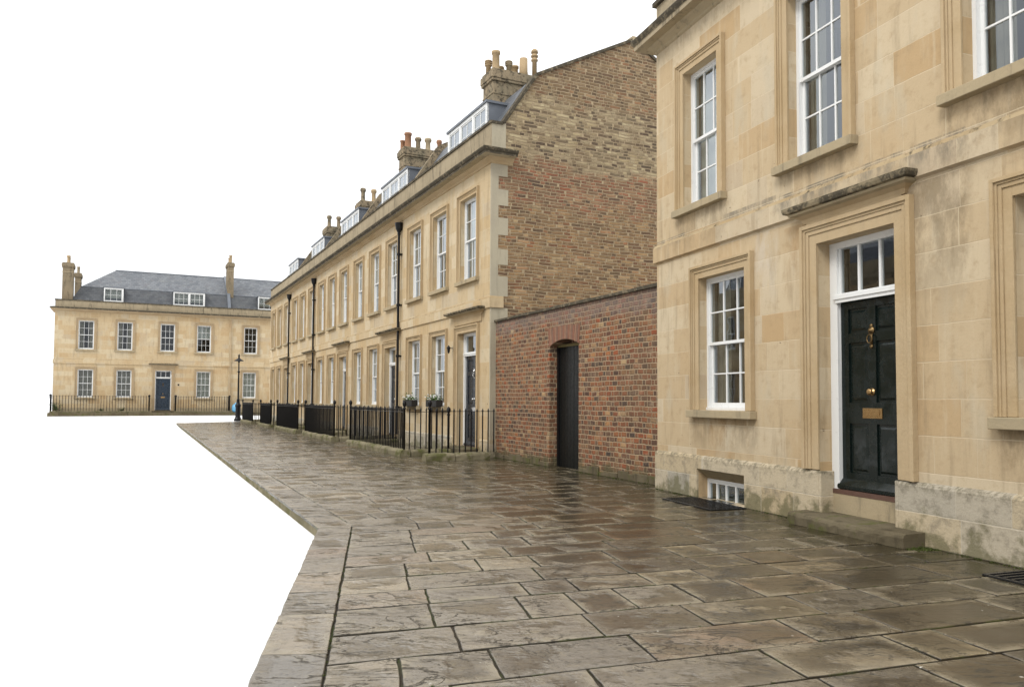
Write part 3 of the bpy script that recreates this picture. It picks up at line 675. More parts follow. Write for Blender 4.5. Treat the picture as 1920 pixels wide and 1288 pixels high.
    for c, w_ in lo: window(root, c, zL, w_, hL, .20, d, cur='side')
    door(root, dx0, dx1, .15, 3.48, .18, 'door_green', 2.74, fr=.125, band=.255, zsur=.665, fan=3, zleaf=.29)
    r_ = MB(); r_.box(dx0, dx1, -.4, -.155, 0, .385); B(r_, 'door_riser', M['sill'], root)
    hood(root, -5.72, -3.72, 3.765, .22, h=.215, frieze=3.74)
    sp_ = MB(); rd = random.Random(4); n = 26; k_ = 0; xs_ = [-5.72 + 1.8 * i / n for i in range(n + 1)]
    for i, x in enumerate(xs_):
        e = 1 if 0 < i < n else .95; fr = (.355 + rd.uniform(-.012, .004)) * e; tz = .150 - .012 * math.exp(-((x + 4.85) / .45) ** 2) + rd.uniform(-.003, .003)
        for y, z in ((.034, .001), (.034, .15), (.16, tz), (fr - .045, tz - .002), (fr - .012, tz - .014 - rd.uniform(0, .01)), (fr, tz - .04 - rd.uniform(0, .012)), (fr + rd.uniform(-.004, .006), .07), (fr - .006, .001)): sp_.v.append((x, y, z))
    for i in range(n):
        for q in range(7): a_ = i * 8 + q; sp_.f.append((a_, a_ + 1, a_ + 9, a_ + 8)); sp_.m.append(0)
    sp_.f += [tuple(range(8)), tuple(range(n * 8, n * 8 + 8))]; sp_.m += [0, 0]
    sp_.box(dx0, dx1, -.155, .036, .002, .149); B(sp_, 'doorstep', M['step'], root)
    return root
M['darkpane'] = plain('dark_glass', (.018, .02, .02), .08, .5)
NH = near_house()

def grating(u0, u1, o0, o1, label):
    root = empty('metal_grating', (PN.x + dN.x * (u0 + u1) / 2, PN.y + dN.y * (u0 + u1) / 2, 0), rz(dN))
    h = (u1 - u0) / 2
    MB().box(-h, h, o0, o1, .002, .007).build('pit_dark', M['pit_dark'], root)  # flat black sheet on the paving; its colour stands for the lightwell's shade
    f = MB().box(-h, h, o0, o0 + .03, .0075, .02).box(-h, h, o1 - .03, o1, .0075, .02).box(-h, -h + .03, o0 + .03, o1 - .03, .0075, .02).box(h - .03, h, o0 + .03, o1 - .03, .0075, .02); f.build('frame', M['ironwet'], root)
    n = int((u1 - u0) / .075)
    bm = MB().box(-.011, .011, o0 + .03, o1 - .03, .0075, .024)
    b0 = bm.build('bar', M['ironwet'], root); b0.location.x = -h + .075
    for i in range(2, n):
        c = b0.copy(); col.objects.link(c); c.parent = root; c.location.x = -h + .075 * i
    tag(root, label, 'grating', 'lightwell gratings at the foot of the near house')
M['pit_dark'] = plain('pit_shade_sheet', (.004, .004, .004), .9, .1)
grating(-2.75, -1.42, .09, .66, 'black iron lightwell grating in the paving below the small basement window beside the brick wall')
grating(-8.2, -6.9, .09, .66, 'black iron lightwell grating cut off by the right edge of the photo')

# ------------------------------------------------------------------ terrace
CT = [[1.54, 3.81, 6.11], [8.63, 10.90, 13.28], [15.80, 18.10, 20.36], [22.77, 25.13, 27.30], [30.13, 32.50, 34.84]]
CL = [[1.58, 3.84, 6.12], [8.80, 11.01, 13.35], [15.90, 18.11, 20.49], [22.89, 25.15, 27.38], [30.05, 32.51, 34.81]]
BD = [0., 7.42, 14.6, 21.72, 28.72, 36.3]
DM = [(1.30, 4.33), (8.40, 11.64), (15.2, 18.37), (22.1, 25.16), (29.16, 32.13)]
CH = [(2.0, 2.74, 11.41, 1.75), (10.35, 11.05, 11.5, 1.75), (16.76, 17.57, 10.83, .95), (23.68, 24.6, 11.0, .95), None]
PIPES = {1: [7.62], 3: [21.87], 4: [28.83]}
RP = [(-.38, 8.95), (-1.38, 10.5), (-4.6, 12.16), (-9.2, 9.45)]
labels = ['stone terraced house with exposed brick gable, beside the red brick wall', 'second stone terraced house from the brick gable, with terracotta chimney pots',
          'middle stone terraced house of the row of five', 'fourth stone terraced house, next but one to the far end of the row', 'farthest stone terraced house of the row, behind the street lamp']
def dormer(root, a, c, z0, z1, yf, yback, n, yb0=None, cheek='lead', rows_=2, cols=2):
    "white front with n casements, lead cheeks and lead roof"
    f = MB(); g = .09
    o = MB(); o.poly([(a, yf - .0, z0), (a, yf - .0, z1), (a, yback, z1), (a, yf - .05, z0)]); o.poly([(c, yf, z0), (c, yf, z1), (c, yback, z1), (c, yf - .05, z0)])
    o.box(a - .05, c + .05, yback - .1, yf + .06, z1, z1 + .07)
    d = B(o, 'dormer', M['lead'], root)
    f.box(a, c, yf - .05, yf + .02, z0, z0 + .06); f.box(a, c, yf - .05, yf + .02, z1 - .09, z1 - .001)
    xs_ = [a + (c - a) * i / n for i in range(n + 1)]
    for i, x in enumerate(xs_):
        l = .0 if i == 0 else g * .6; r_ = 0. if i == n else g * .6
        f.box(x - (l if i else 0) - (0 if i < n else .09 - 0), x + (r_ if i < n else 0) + (.09 - r_ if i == 0 else 0), yf - .05, yf + .02, z0 + .06, z1 - .09)
    P = MB()
    for x, y in zip(xs_, xs_[1:]):
        x0, x1 = x + .055, y - .055; za, zb = z0 + .07, z1 - .1
        f.box(x0, x0 + .035, yf - .04, yf - .0, za, zb); f.box(x1 - .035, x1, yf - .04, yf - .0, za, zb)
        f.box(x0, x1, yf - .041, yf - .001, za - .01, za + .03); f.box(x0, x1, yf - .041, yf - .001, zb - .03, zb + .01)
        for i in range(1, cols): q = x0 + (x1 - x0) * i / cols; f.box(q - .012, q + .012, yf - .035, yf - .006, za, zb)
        for i in range(1, rows_): q = za + (zb - za) * i / rows_; f.box(x0, x1, yf - .034, yf - .007, q - .01, q + .01)
        P.poly([(x0, yf - .02, za), (x1, yf - .02, za), (x1, yf - .02, zb), (x0, yf - .02, zb)])
    B(f, 'window_frame', M['white'], d); B(P, 'pane', M['glass'], d)
    c_ = MB(); drape(c_, a + .1, c - .1, z0, z1, yf - .25, .12); B(c_, 'blind', M['net'], d, smooth=True)
def pot(c, r, h, style, par):
    h *= .82; r *= .92
    m = MB()
    if style == 'plain': P = [(r * .95, 0), (r * .85, h * .05), (r * .8, h * .85), (r * .98, h * .88), (r * .98, h), (r * .75, h)]
    elif style == 'roll': P = [(r, 0), (r, h * .1), (r * .72, h * .22), (r * .65, h * .7), (r * .95, h * .8), (r, h * .9), (r * .8, h)]
    elif style == 'cowl': P = [(r * .7, 0), (r * .65, h * .62), (r * .95, h * .64), (r * .95, h * .68), (r * .7, h * .69), (r * .7, h * .75), (r, h * .76), (r, h * .80), (r * .7, h * .81), (r * .7, h * .87), (r, h * .88), (r * .9, h * .95), (r * .4, h)]
    else: P = [(r * 1.05, 0), (r * .9, h * .3), (r * .85, h), (r * .7, h)]
    m.lathe(c, P, 14); return m
def chimney(root, a, c, yf, yb, zt, zb, pots, mat='chimney', par=None):
    m = MB(); m.box(a, c, yb, yf, zb, zt - .38); e = .05
    m.box(a - .02, c + .02, yb - .02, yf + .02, zt - .78, zt - .72); m.box(a - e, c + e, yb - e, yf + e, zt - .38, zt - .30); m.box(a - e - .02, c + e + .02, yb - e - .02, yf + e + .02, zt - .30, zt - .08); m.box(a - e + .02, c + e - .02, yb - e + .02, yf + e - .02, zt - .08, zt)
    m.m = [1 if max(m.v[i][2] for i in f) > zt - .5 else 0 for f in m.f]; ch_ = B(m, 'chimney', [M[mat], M['chimney' if mat == 'chimney' else 'chimney_cap']], root, bevel=.015)
    for (px_, py_, r, h, sty, mt) in pots: B(pot((px_, py_, zt - .02), r, h, sty, None), 'chimney_pot', M[mt], ch_, smooth=True)
    return ch_
def roof_sec(y):   # height of the front slope at depth y
    if y > RP[1][0]: return RP[0][1] + (RP[0][0] - y) * (RP[1][1] - RP[0][1]) / (RP[0][0] - RP[1][0])
    return RP[1][1] + (RP[1][0] - y) * (RP[2][1] - RP[1][1]) / (RP[1][0] - RP[2][0])
houses = []
for k in range(5):
    a, c = BD[k], BD[k+1]
    org = PT + dT * a
    root = empty('terraced_house', (org.x, org.y, 0), rz(dT)); tag(root, labels[k], 'house', 'terraced houses along the paved walk')
    S = a
    wi, hU, hL = 1.17, 2.36, 2.18; zU, zL = 4.91, 1.31; D = .12
    cu = [v - S for v in CT[k]]; cl = [v - S for v in CL[k]]; dc = cl[0]
    holes = [(v - wi / 2, v + wi / 2, zU, zU + hU, D) for v in cu] + [(v - wi / 2, v + wi / 2, zL, zL + hL, D) for v in cl[1:]]
    dx0, dx1 = dc - .68, dc + .68; holes.append((dx0, dx1, 0, 3.42, .17))
    W = c - a
    wl = MB(); front(wl, 0, W, 0, 8.2, holes, D)
    wl.poly([(0, -9.2, 0), (W, -9.2, 0), (W, -9.2, 9.45), (0, -9.2, 9.45)])
    X_ = 0 if k else W
    wl.poly([(X_, 0, 0), (X_, -9.2, 0), (X_, -9.2, 9.45), (X_, 0, 8.2)])
    if k == 4: wl.poly([(W, 0, 0), (W, -9.2, 0), (W, -9.2, 9.45), (W, -4.6, 12.1), (W, -1.4, 10.4), (W, -.38, 8.95), (W, 0, 8.95)])
    B(wl, 'wall', M['ashlar_terrace'], root)
    if k == 0:
        g = MB(); pts_ = [(0, 0, 0), (0, -9.2, 0), (0, -9.2, 9.45), (0, -4.6, 12.16), (0, -1.38, 10.5), (0, -.38, 8.95), (0, -.3, 8.95), (0, 0, 8.9)]
        g.poly([(x, y, z) for x, y, z in pts_]); B(g, 'gable_wall', M['brick_gable'], root)
        q = MB(); e = -.004
        def qb(L, z0, z1, t=.004): q.box(-t, .1, -L, .0, z0, z1)
        zz = [(.0, 3.55, .22), (3.55, 3.97, .5), (4.28, 4.82, .5), (4.82, 5.13, .21), (5.13, 5.55, .5), (5.55, 5.93, .21), (5.93, 6.40, .5), (6.40, 6.73, .21), (6.73, 7.17, .5), (7.17, 7.52, .21), (7.52, 7.9, .48), (8.1, 8.98, .42)]
        for z0_, z1_, L_ in zz: q.box(-.006, .05, -L_, .0035, z0_ + .001, z1_)
        B(q, 'quoins', M['quoin'], root)
        v = MB()   # verge coping along the gable
        for (y0_, z0_), (y1_, z1_) in zip(((-.36, 8.98),) + tuple(RP[1:3]), RP[1:]):
            dy, dz = y1_ - y0_, z1_ - z0_; L_ = math.hypot(dy, dz); ny_, nz_ = dz / L_ * -1, dy / L_ * -1
            ny_, nz_ = (-dz / L_, dy / L_) if dy * 1 > 0 else (dz / L_, -dy / L_)
            t = .08
            for x_ in (0,):
                A = [(-.05, y0_, z0_ - .02), (.24, y0_, z0_ - .02), (.24, y1_, z1_ - .02), (-.05, y1_, z1_ - .02)]
                Bq = [(x, y + ny_ * t, z + nz_ * t) for x, y, z in A]
                for i in range(4): v.poly([A[i], A[(i+1) % 4], Bq[(i+1) % 4], Bq[i]])
                v.poly(Bq); v.poly(A)
        B(v, 'verge', M['grime'], root)
        ac = MB(); ac.box(-.06, .25, -4.68, -4.52, 12.12, 12.27); B(ac, 'apex_stone', M['chimney_pale'], root, bevel=.02)
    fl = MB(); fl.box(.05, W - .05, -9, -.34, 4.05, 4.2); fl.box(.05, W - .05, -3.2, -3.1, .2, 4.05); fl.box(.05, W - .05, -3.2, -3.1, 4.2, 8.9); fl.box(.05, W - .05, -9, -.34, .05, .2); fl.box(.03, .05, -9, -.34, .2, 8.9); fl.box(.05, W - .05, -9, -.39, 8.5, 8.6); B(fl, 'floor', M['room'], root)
    x_a = .0
    def ring(prof, name, mats, ms, back=-.62):
        m = MB()
        path = [(0, 0.), (W, 0.)]
        if k == 0: path = [(0, back)] + path
        if k == 4: path = path + [(W, back)]
        m.sweep(path, prof, ms); return B(m, name, mats, root)
    ring([(0, 3.96), (.045, 3.97), (.045, 4.22), (.02, 4.27), (0, 4.285)], 'string_course', [M['ashlar_terrace'], M['patchy']], [0, 0, 1, 1], -.36)
    ring([(0, 7.84), (.03, 7.85), (.04, 7.90), (.12, 7.96), (.14, 8.0), (.34, 8.0), (.34, 8.06), (.37, 8.08), (.40, 8.13), (.40, 8.16), (0, 8.24)], 'cornice', [M['trim'], M['grime'], M['sill']], [0, 0, 0, 0, 2, 1, 1, 1, 1, 1])
    p = MB(); p.box(-.002 if k == 0 else 0, W, -.28, .012, 8.2, 8.93); p.box(-.04 if k == 0 else 0, W, -.32, .05, 8.93, 9.0, 1)
    B(p, 'parapet', [M['parapet'], M['grime']], root)
    r = MB()
    for (y0_, z0_), (y1_, z1_) in zip(RP, RP[1:]): r.poly([(.0, y0_, z0_), (W, y0_, z0_), (W, y1_, z1_), (.0, y1_, z1_)])
    B(r, 'roof', M['slate'], root)
    if k > 0:
        v = MB()
        for (y0_, z0_), (y1_, z1_) in zip(RP, RP[1:]):
            dy, dz = y1_ - y0_, z1_ - z0_; L_ = math.hypot(dy, dz); ny_, nz_ = dz / L_, -dy / L_
            A = [(-.12, y0_, z0_), (.12, y0_, z0_), (.12, y1_, z1_), (-.12, y1_, z1_)]; Q = [(x, y + ny_ * .22, z + nz_ * .22) for x, y, z in A]
            for i in range(4): v.poly([A[i], A[(i+1) % 4], Q[(i+1) % 4], Q[i]])
            v.poly(Q)
        B(v, 'verge', M['chimney'], root)
    for v in cu: window(root, v, zU, wi, hU, .165, D, cur=random.choice(('side', 'net', 'net', 'half')))
    for v in cl[1:]: window(root, v, zL, wi, hL, .165, D, cur=random.choice(('net', 'side', 'net')))
    door(root, dx0, dx1, .2, 3.42, .17, 'door_slate', 2.78, fr=.10, band=.2, fan=1 if k == 0 else 2, metal='chrome', detail=False)
    hood(root, dc - 1.32, dc + 1.22, 3.86, .26, h=.17, frieze=3.66)
    s_ = MB(); s_.box(dx0 - .15, dx1 + .15, .002, .45, 0, .18); s_.box(dx0, dx1, -.3, .002, 0, .19); B(s_, 'doorstep', M['step'], root, bevel=.015)
    pl = MB(); pl.sweep([(0, 0), (dx0 - .25, 0)], [(0, 0), (.03, 0), (.03, .42), (0, .45)]); pl.sweep([(dx1 + .25, 0), (W, 0)], [(0, 0), (.03, 0), (.03, .42), (0, .45)])
    if k == 0: pl.box(-.05, -.006, -.32, .03, 0, .46)
    B(pl, 'plinth', M['plinth'], root)
    a_, c_ = DM[k][0] - S, DM[k][1] - S
    dormer(root, a_, c_, 9.02, 10.02, -.45, -1.07, 3)
    for px_ in PIPES.get(k, []):
        m = MB(); x = px_ - S; y = .11
        m.bar((x, y, .3), (x, y, 7.35), .045, n=10); m.lathe((x, y, 7.35), [(.06, 0), (.06, .08), (.12, .2), (.14, .34), (.15, .36), (.15, .42), (.1, .42)], 10)
        for z in (1.2, 3.0, 4.8, 6.6): m.lathe((x, y, z), [(.053, 0), (.068, .01), (.068, .08), (.053, .09)], 10); m.box(x - .09, x + .09, .0, .05, z + .02, z + .07)
        B(m, 'downpipe', M['iron'], root, smooth=False)
    if CH[k]:
        x0_, x1_, zt, ln = CH[k]; x0_ -= S; x1_ -= S; yf = -.95; yb = yf - ln
        zb = roof_sec(yf) - .3; xm = (x0_ + x1_) / 2
        if k == 0: pots = [(x1_ - .12, yf - .12, .13, .62, 'cowl', 'buffpot'), (xm - .12, yf - .2, .15, .78, 'plain', 'buffpot'), (x1_ - .2, yf - .5, .12, .42, 'roll', 'buffpot'), (x0_ + .22, yf - .62, .13, .52, 'cowl', 'chimney_pale'), (x1_ - .18, yf - .98, .15, .55, 'plain', 'buffpot'), (x0_ + .22, yf - 1.12, .16, .72, 'wide', 'buffpot'), (xm, yf - 1.58, .125, 1.28, 'cowl', 'buffpot')]
        elif k == 1: pots = [(x1_ - .14, yf - .1, .12, .5, 'plain', 'terracotta'), (xm - .1, yf - .22, .17, .78, 'plain', 'terracotta'), (xm, yf - .68, .15, .68, 'roll', 'chimney'), (xm, yf - 1.1, .16, .72, 'roll', 'chimney_pale'), (xm, yf - 1.58, .13, .72, 'roll', 'terracotta')]
        else: pots = [(xm, yf - .2, .15, .85, 'roll', 'chimney'), (xm, yf - .72, .15, .85, 'roll', 'buffpot' if k == 2 else 'chimney')]
        chimney(root, x0_, x1_, yf, yb, zt, zb, pots)
    houses.append(root)

# wall lantern and window boxes on the first house
hr = houses[0]
def TP(u, o, z=0): q = PT + dT * u - Vector((dT.y, -dT.x)) * o; return (q.x, q.y, z)
wlr = empty('wall_lantern', TP(2.6, 0, 3.0), rz(dT)); tag(wlr, 'small black lantern on a bracket to the left of the door nearest the brick wall', 'lantern')
MB().box(-.03, .03, 0.003, .02, -.08, .08).bar((0, .02, .02), (0, .14, .04), .012).build('bracket', M['iron'], wlr)
MB().lathe((0, .16, -.13), [(.015, 0), (.03, .04), (.05, .15), (.07, .16), (.02, .22), (.01, .24)], 10).build('lamp_head', M['iron'], wlr)
for i, (u, lb) in enumerate(((3.84, 'dark window box with white flowers on the lower sill nearer the brick gable'), (6.12, 'dark window box with white flowers on the lower sill beside the black downpipe'))):
    r = empty('window_box', TP(u - .12, .17, 1.31), rz(dT)); tag(r, lb, 'planter', 'window boxes on the lower sills')
    MB().box(-.46, .46, -.1, .12, -.02, .19).build('box', M['boxwood'], r, bevel=.01)
    lf = MB(); fw = MB(); rd = random.Random(i)
    for _ in range(260):
        x, y, z = rd.uniform(-.46, .46), rd.uniform(-.12, .16), .18 + abs(rd.gauss(0, .09)); s_ = rd.uniform(.02, .045); t = rd.random() * 6; q = rd.uniform(-.8, .8)
        lf.poly([(x, y, z), (x + s_ * math.cos(t), y + s_ * math.sin(t), z + s_ * q), (x + s_ * 1.6 * math.cos(t + .5), y + s_ * 1.6 * math.sin(t + .5), z + s_ * q * 1.5), (x + s_ * math.cos(t + 1), y + s_ * math.sin(t + 1), z + s_ * .4)])
    for _ in range(26):
        x, y, z = rd.uniform(-.42, .42), rd.uniform(-.08, .17), .2 + rd.random() * .16; fw.lathe((x, y, z), [(.012, -.01), (.03, 0), (.018, .014)], 6)
    lf.build('plant', M['leaf'], r); fw.build('flowers', M['flower'], r)

# ------------------------------------------------------------------ railings
bar_mesh = {}
def railbar(root, x, y, z0, z1, r=.018, key='a'):
    k_ = (round(z1 - z0, 3), r)
    if k_ not in bar_mesh:
        h = z1 - z0; m = MB(); m.bar((0, 0, 0), (0, 0, h - .09), r, n=6); m.lathe((0, 0, h - .09), [(r, 0), (r * 1.35, .015), (r * .9, .05), (.002, .09)], 6)
        o = m.build('bar', M['iron'], root); bar_mesh[k_] = o.data
    else: o = bpy.data.objects.new('bar', bar_mesh[k_]); col.objects.link(o); o.parent = root
    o.location = (x, y, z0)
def post(root, x, y, z0, z1, r=.03):
    m = MB(); h = z1 - z0; m.lathe((x, y, z0), [(r, 0), (r, h - .26), (r * 1.5, h - .25), (r * 1.5, h - .22), (r * .8, h - .2), (r * 1.6, h - .15), (r * 1.9, h - .10), (r * 1.5, h - .05), (r * .5, h - .02), (.003, h)], 10); m.build('post', M['iron'], root, smooth=True)
def railrun(root, p0, p1, z0, z1, sp_, zr, stone, skipends=False):
    p0, p1 = Vector(p0), Vector(p1); L = (p1 - p0).length; n = max(2, round(L / sp_)); d = (p1 - p0).normalized(); q = Vector((-d.y, d.x))
    for i in range(n + 1):
        if skipends and i in (0, n): continue
        p = p0.lerp(p1, i / n); railbar(root, p.x, p.y, z0, z1)
    m = MB(); a = p0 - d * .02; e = p1 + d * .02
    m.poly([(a.x - q.x * .02, a.y - q.y * .02, zr), (a.x + q.x * .02, a.y + q.y * .02, zr), (e.x + q.x * .02, e.y + q.y * .02, zr), (e.x - q.x * .02, e.y - q.y * .02, zr)])
    P = [(a - q * .02), (a + q * .02), (e + q * .02), (e - q * .02)]
    for i in range(4):
        u_, v_ = P[i], P[(i+1) % 4]; m.poly([(u_.x, u_.y, zr - .014), (v_.x, v_.y, zr - .014), (v_.x, v_.y, zr), (u_.x, u_.y, zr)])
    m.poly([(v_.x, v_.y, zr - .014) for v_ in P]); m.build('rail', M['iron'], root)
def stonerun(root, p0, p1, wdt, z0, z1, name='plinth', seedv=0):
    rd = random.Random(seedv); p0, p1 = Vector(p0), Vector(p1); L = (p1 - p0).length; d = (p1 - p0) / L; q = Vector((-d.y, d.x)); m = MB(); n = max(1, round(L / .95)); t = 0
    cuts = [0] + [(i + rd.uniform(-.18, .18)) / n for i in range(1, n)] + [1]
    for a, c in zip(cuts, cuts[1:]):
        A = p0 + d * (a * L + .008); C_ = p0 + d * (c * L - .008); seg = 5; zt = z1 + rd.uniform(-.012, .012); wj = wdt * rd.uniform(.94, 1.06)
        prof = [(-wj, z0), (-wj * rd.uniform(.96, 1), z0 + (zt - z0) * .6), (-wj * .86, zt - .03), (-wj * .6, zt), (wj * .6, zt + rd.uniform(-.005, .005)), (wj * .86, zt - .03), (wj, z0 + (zt - z0) * .6), (wj, z0)]
        k_ = len(m.v)
        for i in range(seg + 1):
            p = A.lerp(C_, i / seg); en = .82 if i in (0, seg) else 1
            for o_, z in prof:
                o2 = o_ * (1 - .5 * (1 - en)) + rd.uniform(-.008, .008); z2 = z0 + (z - z0) * (.9 if en < 1 else 1) + (rd.uniform(-.007, .007) if z > z0 else 0); m.v.append((p.x + q.x * o2, p.y + q.y * o2, z2))
        for i in range(seg):
            for j in range(7): b0_ = k_ + i * 8 + j; m.f.append((b0_, b0_ + 1, b0_ + 9, b0_ + 8)); m.m.append(0)
        m.f.append(tuple(range(k_, k_ + 8))); m.f.append(tuple(range(k_ + seg * 8, k_ + seg * 8 + 8))); m.m += [0, 0]
    return m.build(name, M['mossy'], root, smooth=False)
rl = ['black iron railing round the basement area nearest the brick wall, with flower boxes behind it', 'second black iron railing from the brick wall, enclosing the next basement area', 'third of five black iron railings along the terrace', 'fourth of five black iron railings along the terrace', 'farthest black iron railing of the terrace, beside the street lamp']
runs = [(1.40, 7.15), (9.40, 14.6), (16.2, 21.6), (23.6, 27.2), (30.2, 35.0)]
for k, (a, c) in enumerate(runs):
    o3 = TP(a, 0); root = empty('iron_railing', o3, rz(dT)); tag(root, rl[k], 'railing', 'iron railings along the terrace')
    W = c - a; Y = 1.88; zb, zt_, zr = .17, 1.30, 1.185
    stonerun(root, (-.1, Y), (W + .1, Y), .15, 0, .18, seedv=k); stonerun(root, (.05, .55), (.05, Y - .17), .14, 0, .17, seedv=k + 10); stonerun(root, (W, .2), (W, Y - .17), .14, 0, .17, seedv=k + 20)
    railrun(root, (.04, Y), (W, Y), zb, zt_, .155, zr, 0); railrun(root, (.04, .62), (.04, Y - .15), zb, zt_, .155, zr, 0); railrun(root, (W, .1), (W, Y - .15), zb, zt_, .155, zr, 0)
    post(root, .04, Y + .0, zb, 1.50); post(root, W, Y, zb, 1.5)
    if k == 0: post(root, .04, .60, zb, 1.33, .032)
o3 = TP(-.42, 0); root = empty('iron_railing', o3, rz(dT)); tag(root, 'short black iron railing on one mossy stone, right beside the brick wall', 'railing', 'iron railings along the terrace')
stonerun(root, (0, .22), (0, 1.98), .15, 0, .19, seedv=77); railrun(root, (0, .08), (0, 1.82), .17, 1.30, .155, 1.225, 0); post(root, 0, 1.84, .17, 1.52)

# ------------------------------------------------------------------ boundary wall with plank door
root = empty('brick_wall', (PW.x, PW.y, 0), rz(dW)); tag(root, 'red brick garden wall with stone coping and an arched opening between the terrace and the near house', 'wall')
wm = MB(); xa, xb = -7.45, .2; da, db = -4.46, -3.12; T0 = 3.57
def arch(x): t = (x - (da + db) / 2) / ((db - da) / 2); return 2.74 + .13 * (1 - t * t)
wm.poly([(xa, 0, 0), (da, 0, 0), (da, 0, T0), (xa, 0, T0)]); wm.poly([(db, 0, 0), (xb, 0, 0), (xb, 0, T0), (db, 0, T0)])
n = 16
for i in range(n):
    x, y = da + (db - da) * i / n, da + (db - da) * (i + 1) / n
    wm.poly([(x, 0, arch(x)), (y, 0, arch(y)), (y, 0, T0), (x, 0, T0)]); wm.poly([(x, 0, arch(x)), (y, 0, arch(y)), (y, -.36, arch(y)), (x, -.36, arch(x))])
wm.poly([(da, 0, 0), (da, -.36, 0), (da, -.36, arch(da)), (da, 0, arch(da))]); wm.poly([(db, 0, 0), (db, -.36, 0), (db, -.36, arch(db)), (db, 0, arch(db))])
wm.poly([(xa, -.36, 0), (da, -.36, 0), (da, -.36, T0), (xa, -.36, T0)]); wm.poly([(db, -.36, 0), (xb, -.36, 0), (xb, -.36, T0), (db, -.36, T0)]); wm.poly([(da, -.36, 2.74), (db, -.36, 2.74), (db, -.36, T0), (da, -.36, T0)])
wm.poly([(xa, 0, T0), (xb, 0, T0), (xb, -.36, T0), (xa, -.36, T0)]); wm.poly([(xb, 0, 0), (xb, -.36, 0), (xb, -.36, T0), (xb, 0, T0)])
wm.build('brickwork', M['brick_red'], root)
vs = MB(); nb = 19; rd = random.Random(3); vm = []
for i in range(nb):
    x, y = da - .02 + (db - da + .04) * (i + .08) / nb, da - .02 + (db - da + .04) * (i + .92) / nb; t = ((x + y) / 2 - (da + db) / 2) / ((db - da) / 2); lean = t * .05
    za = arch(max(da, min(db, (x + y) / 2))); zb_ = 3.17 - .02 * t * t + rd.uniform(-.012, .012); yy = .007 + rd.uniform(0, .004)
    P = [(x, za), (y, za), (y + lean, zb_), (x + lean, zb_)]
    vs.poly([(p, yy, z) for p, z in P], i % 3)
    for j in range(4): (p, z), (p2, z2) = P[j], P[(j+1) % 4]; vs.poly([(p, yy, z), (p2, yy, z2), (p2, .001, z2), (p, .001, z)], i % 3)
vs.build('arch', [plain('arch_brick_red', (.20, .095, .062), .9, .2, 0, .3, 14., .004), plain('arch_brick_brown', (.175, .105, .075), .9, .2, 0, .3, 14., .004), plain('arch_brick_orange', (.235, .135, .088), .9, .2, 0, .3, 14., .004)], root)
cp_ = MB(); x = xa
while x < xb + .03:
    y = min(xb + .05, x + rd.uniform(.7, 1.0)); cp_.box(x, y - .006, -.42, .055 + rd.uniform(-.004, .004), T0 + .001, T0 + .065 + rd.uniform(-.005, .008)); x = y
    if x >= xb + .05: break
cp_.build('coping', M['grime'], root, bevel=.01)
dr = MB(); npk = 9; pw = (db - da) / npk
for i in range(npk): dr.box(da + pw * i + .003, da + pw * (i + 1) - .003, -.26, -.225 + rd.uniform(-.002, .002), .001, 2.78)
dr.box(da, db, -.30, -.262, .02, 2.78)
dd = dr.build('door', M['door_black'], root, bevel=.004)
MB().box(da, da + .05, -.27, -.19, 0, 2.8).box(db - .08, db, -.27, -.19, 0, 2.8).build('door_frame', M['iron'], root)
MB().box(da, db, -.34, -.19, 2.72, 2.775).build('lintel', plain('old_oak', (.13, .105, .045), .8, .2), root)
ft = MB(); rd = random.Random(5)
for sa, sb in ((xa, da - .01), (db + .01, xb - .18)):
    x = sa
    while x < sb - .05:
        y = min(sb, x + rd.uniform(.18, .5)); h = rd.uniform(.07, .17); pr = rd.uniform(.015, .045)
        ft.box(x + .004, y - .004, .001, pr, 0, h); x = y
ft.build('footing', M['step'], root, bevel=.02)

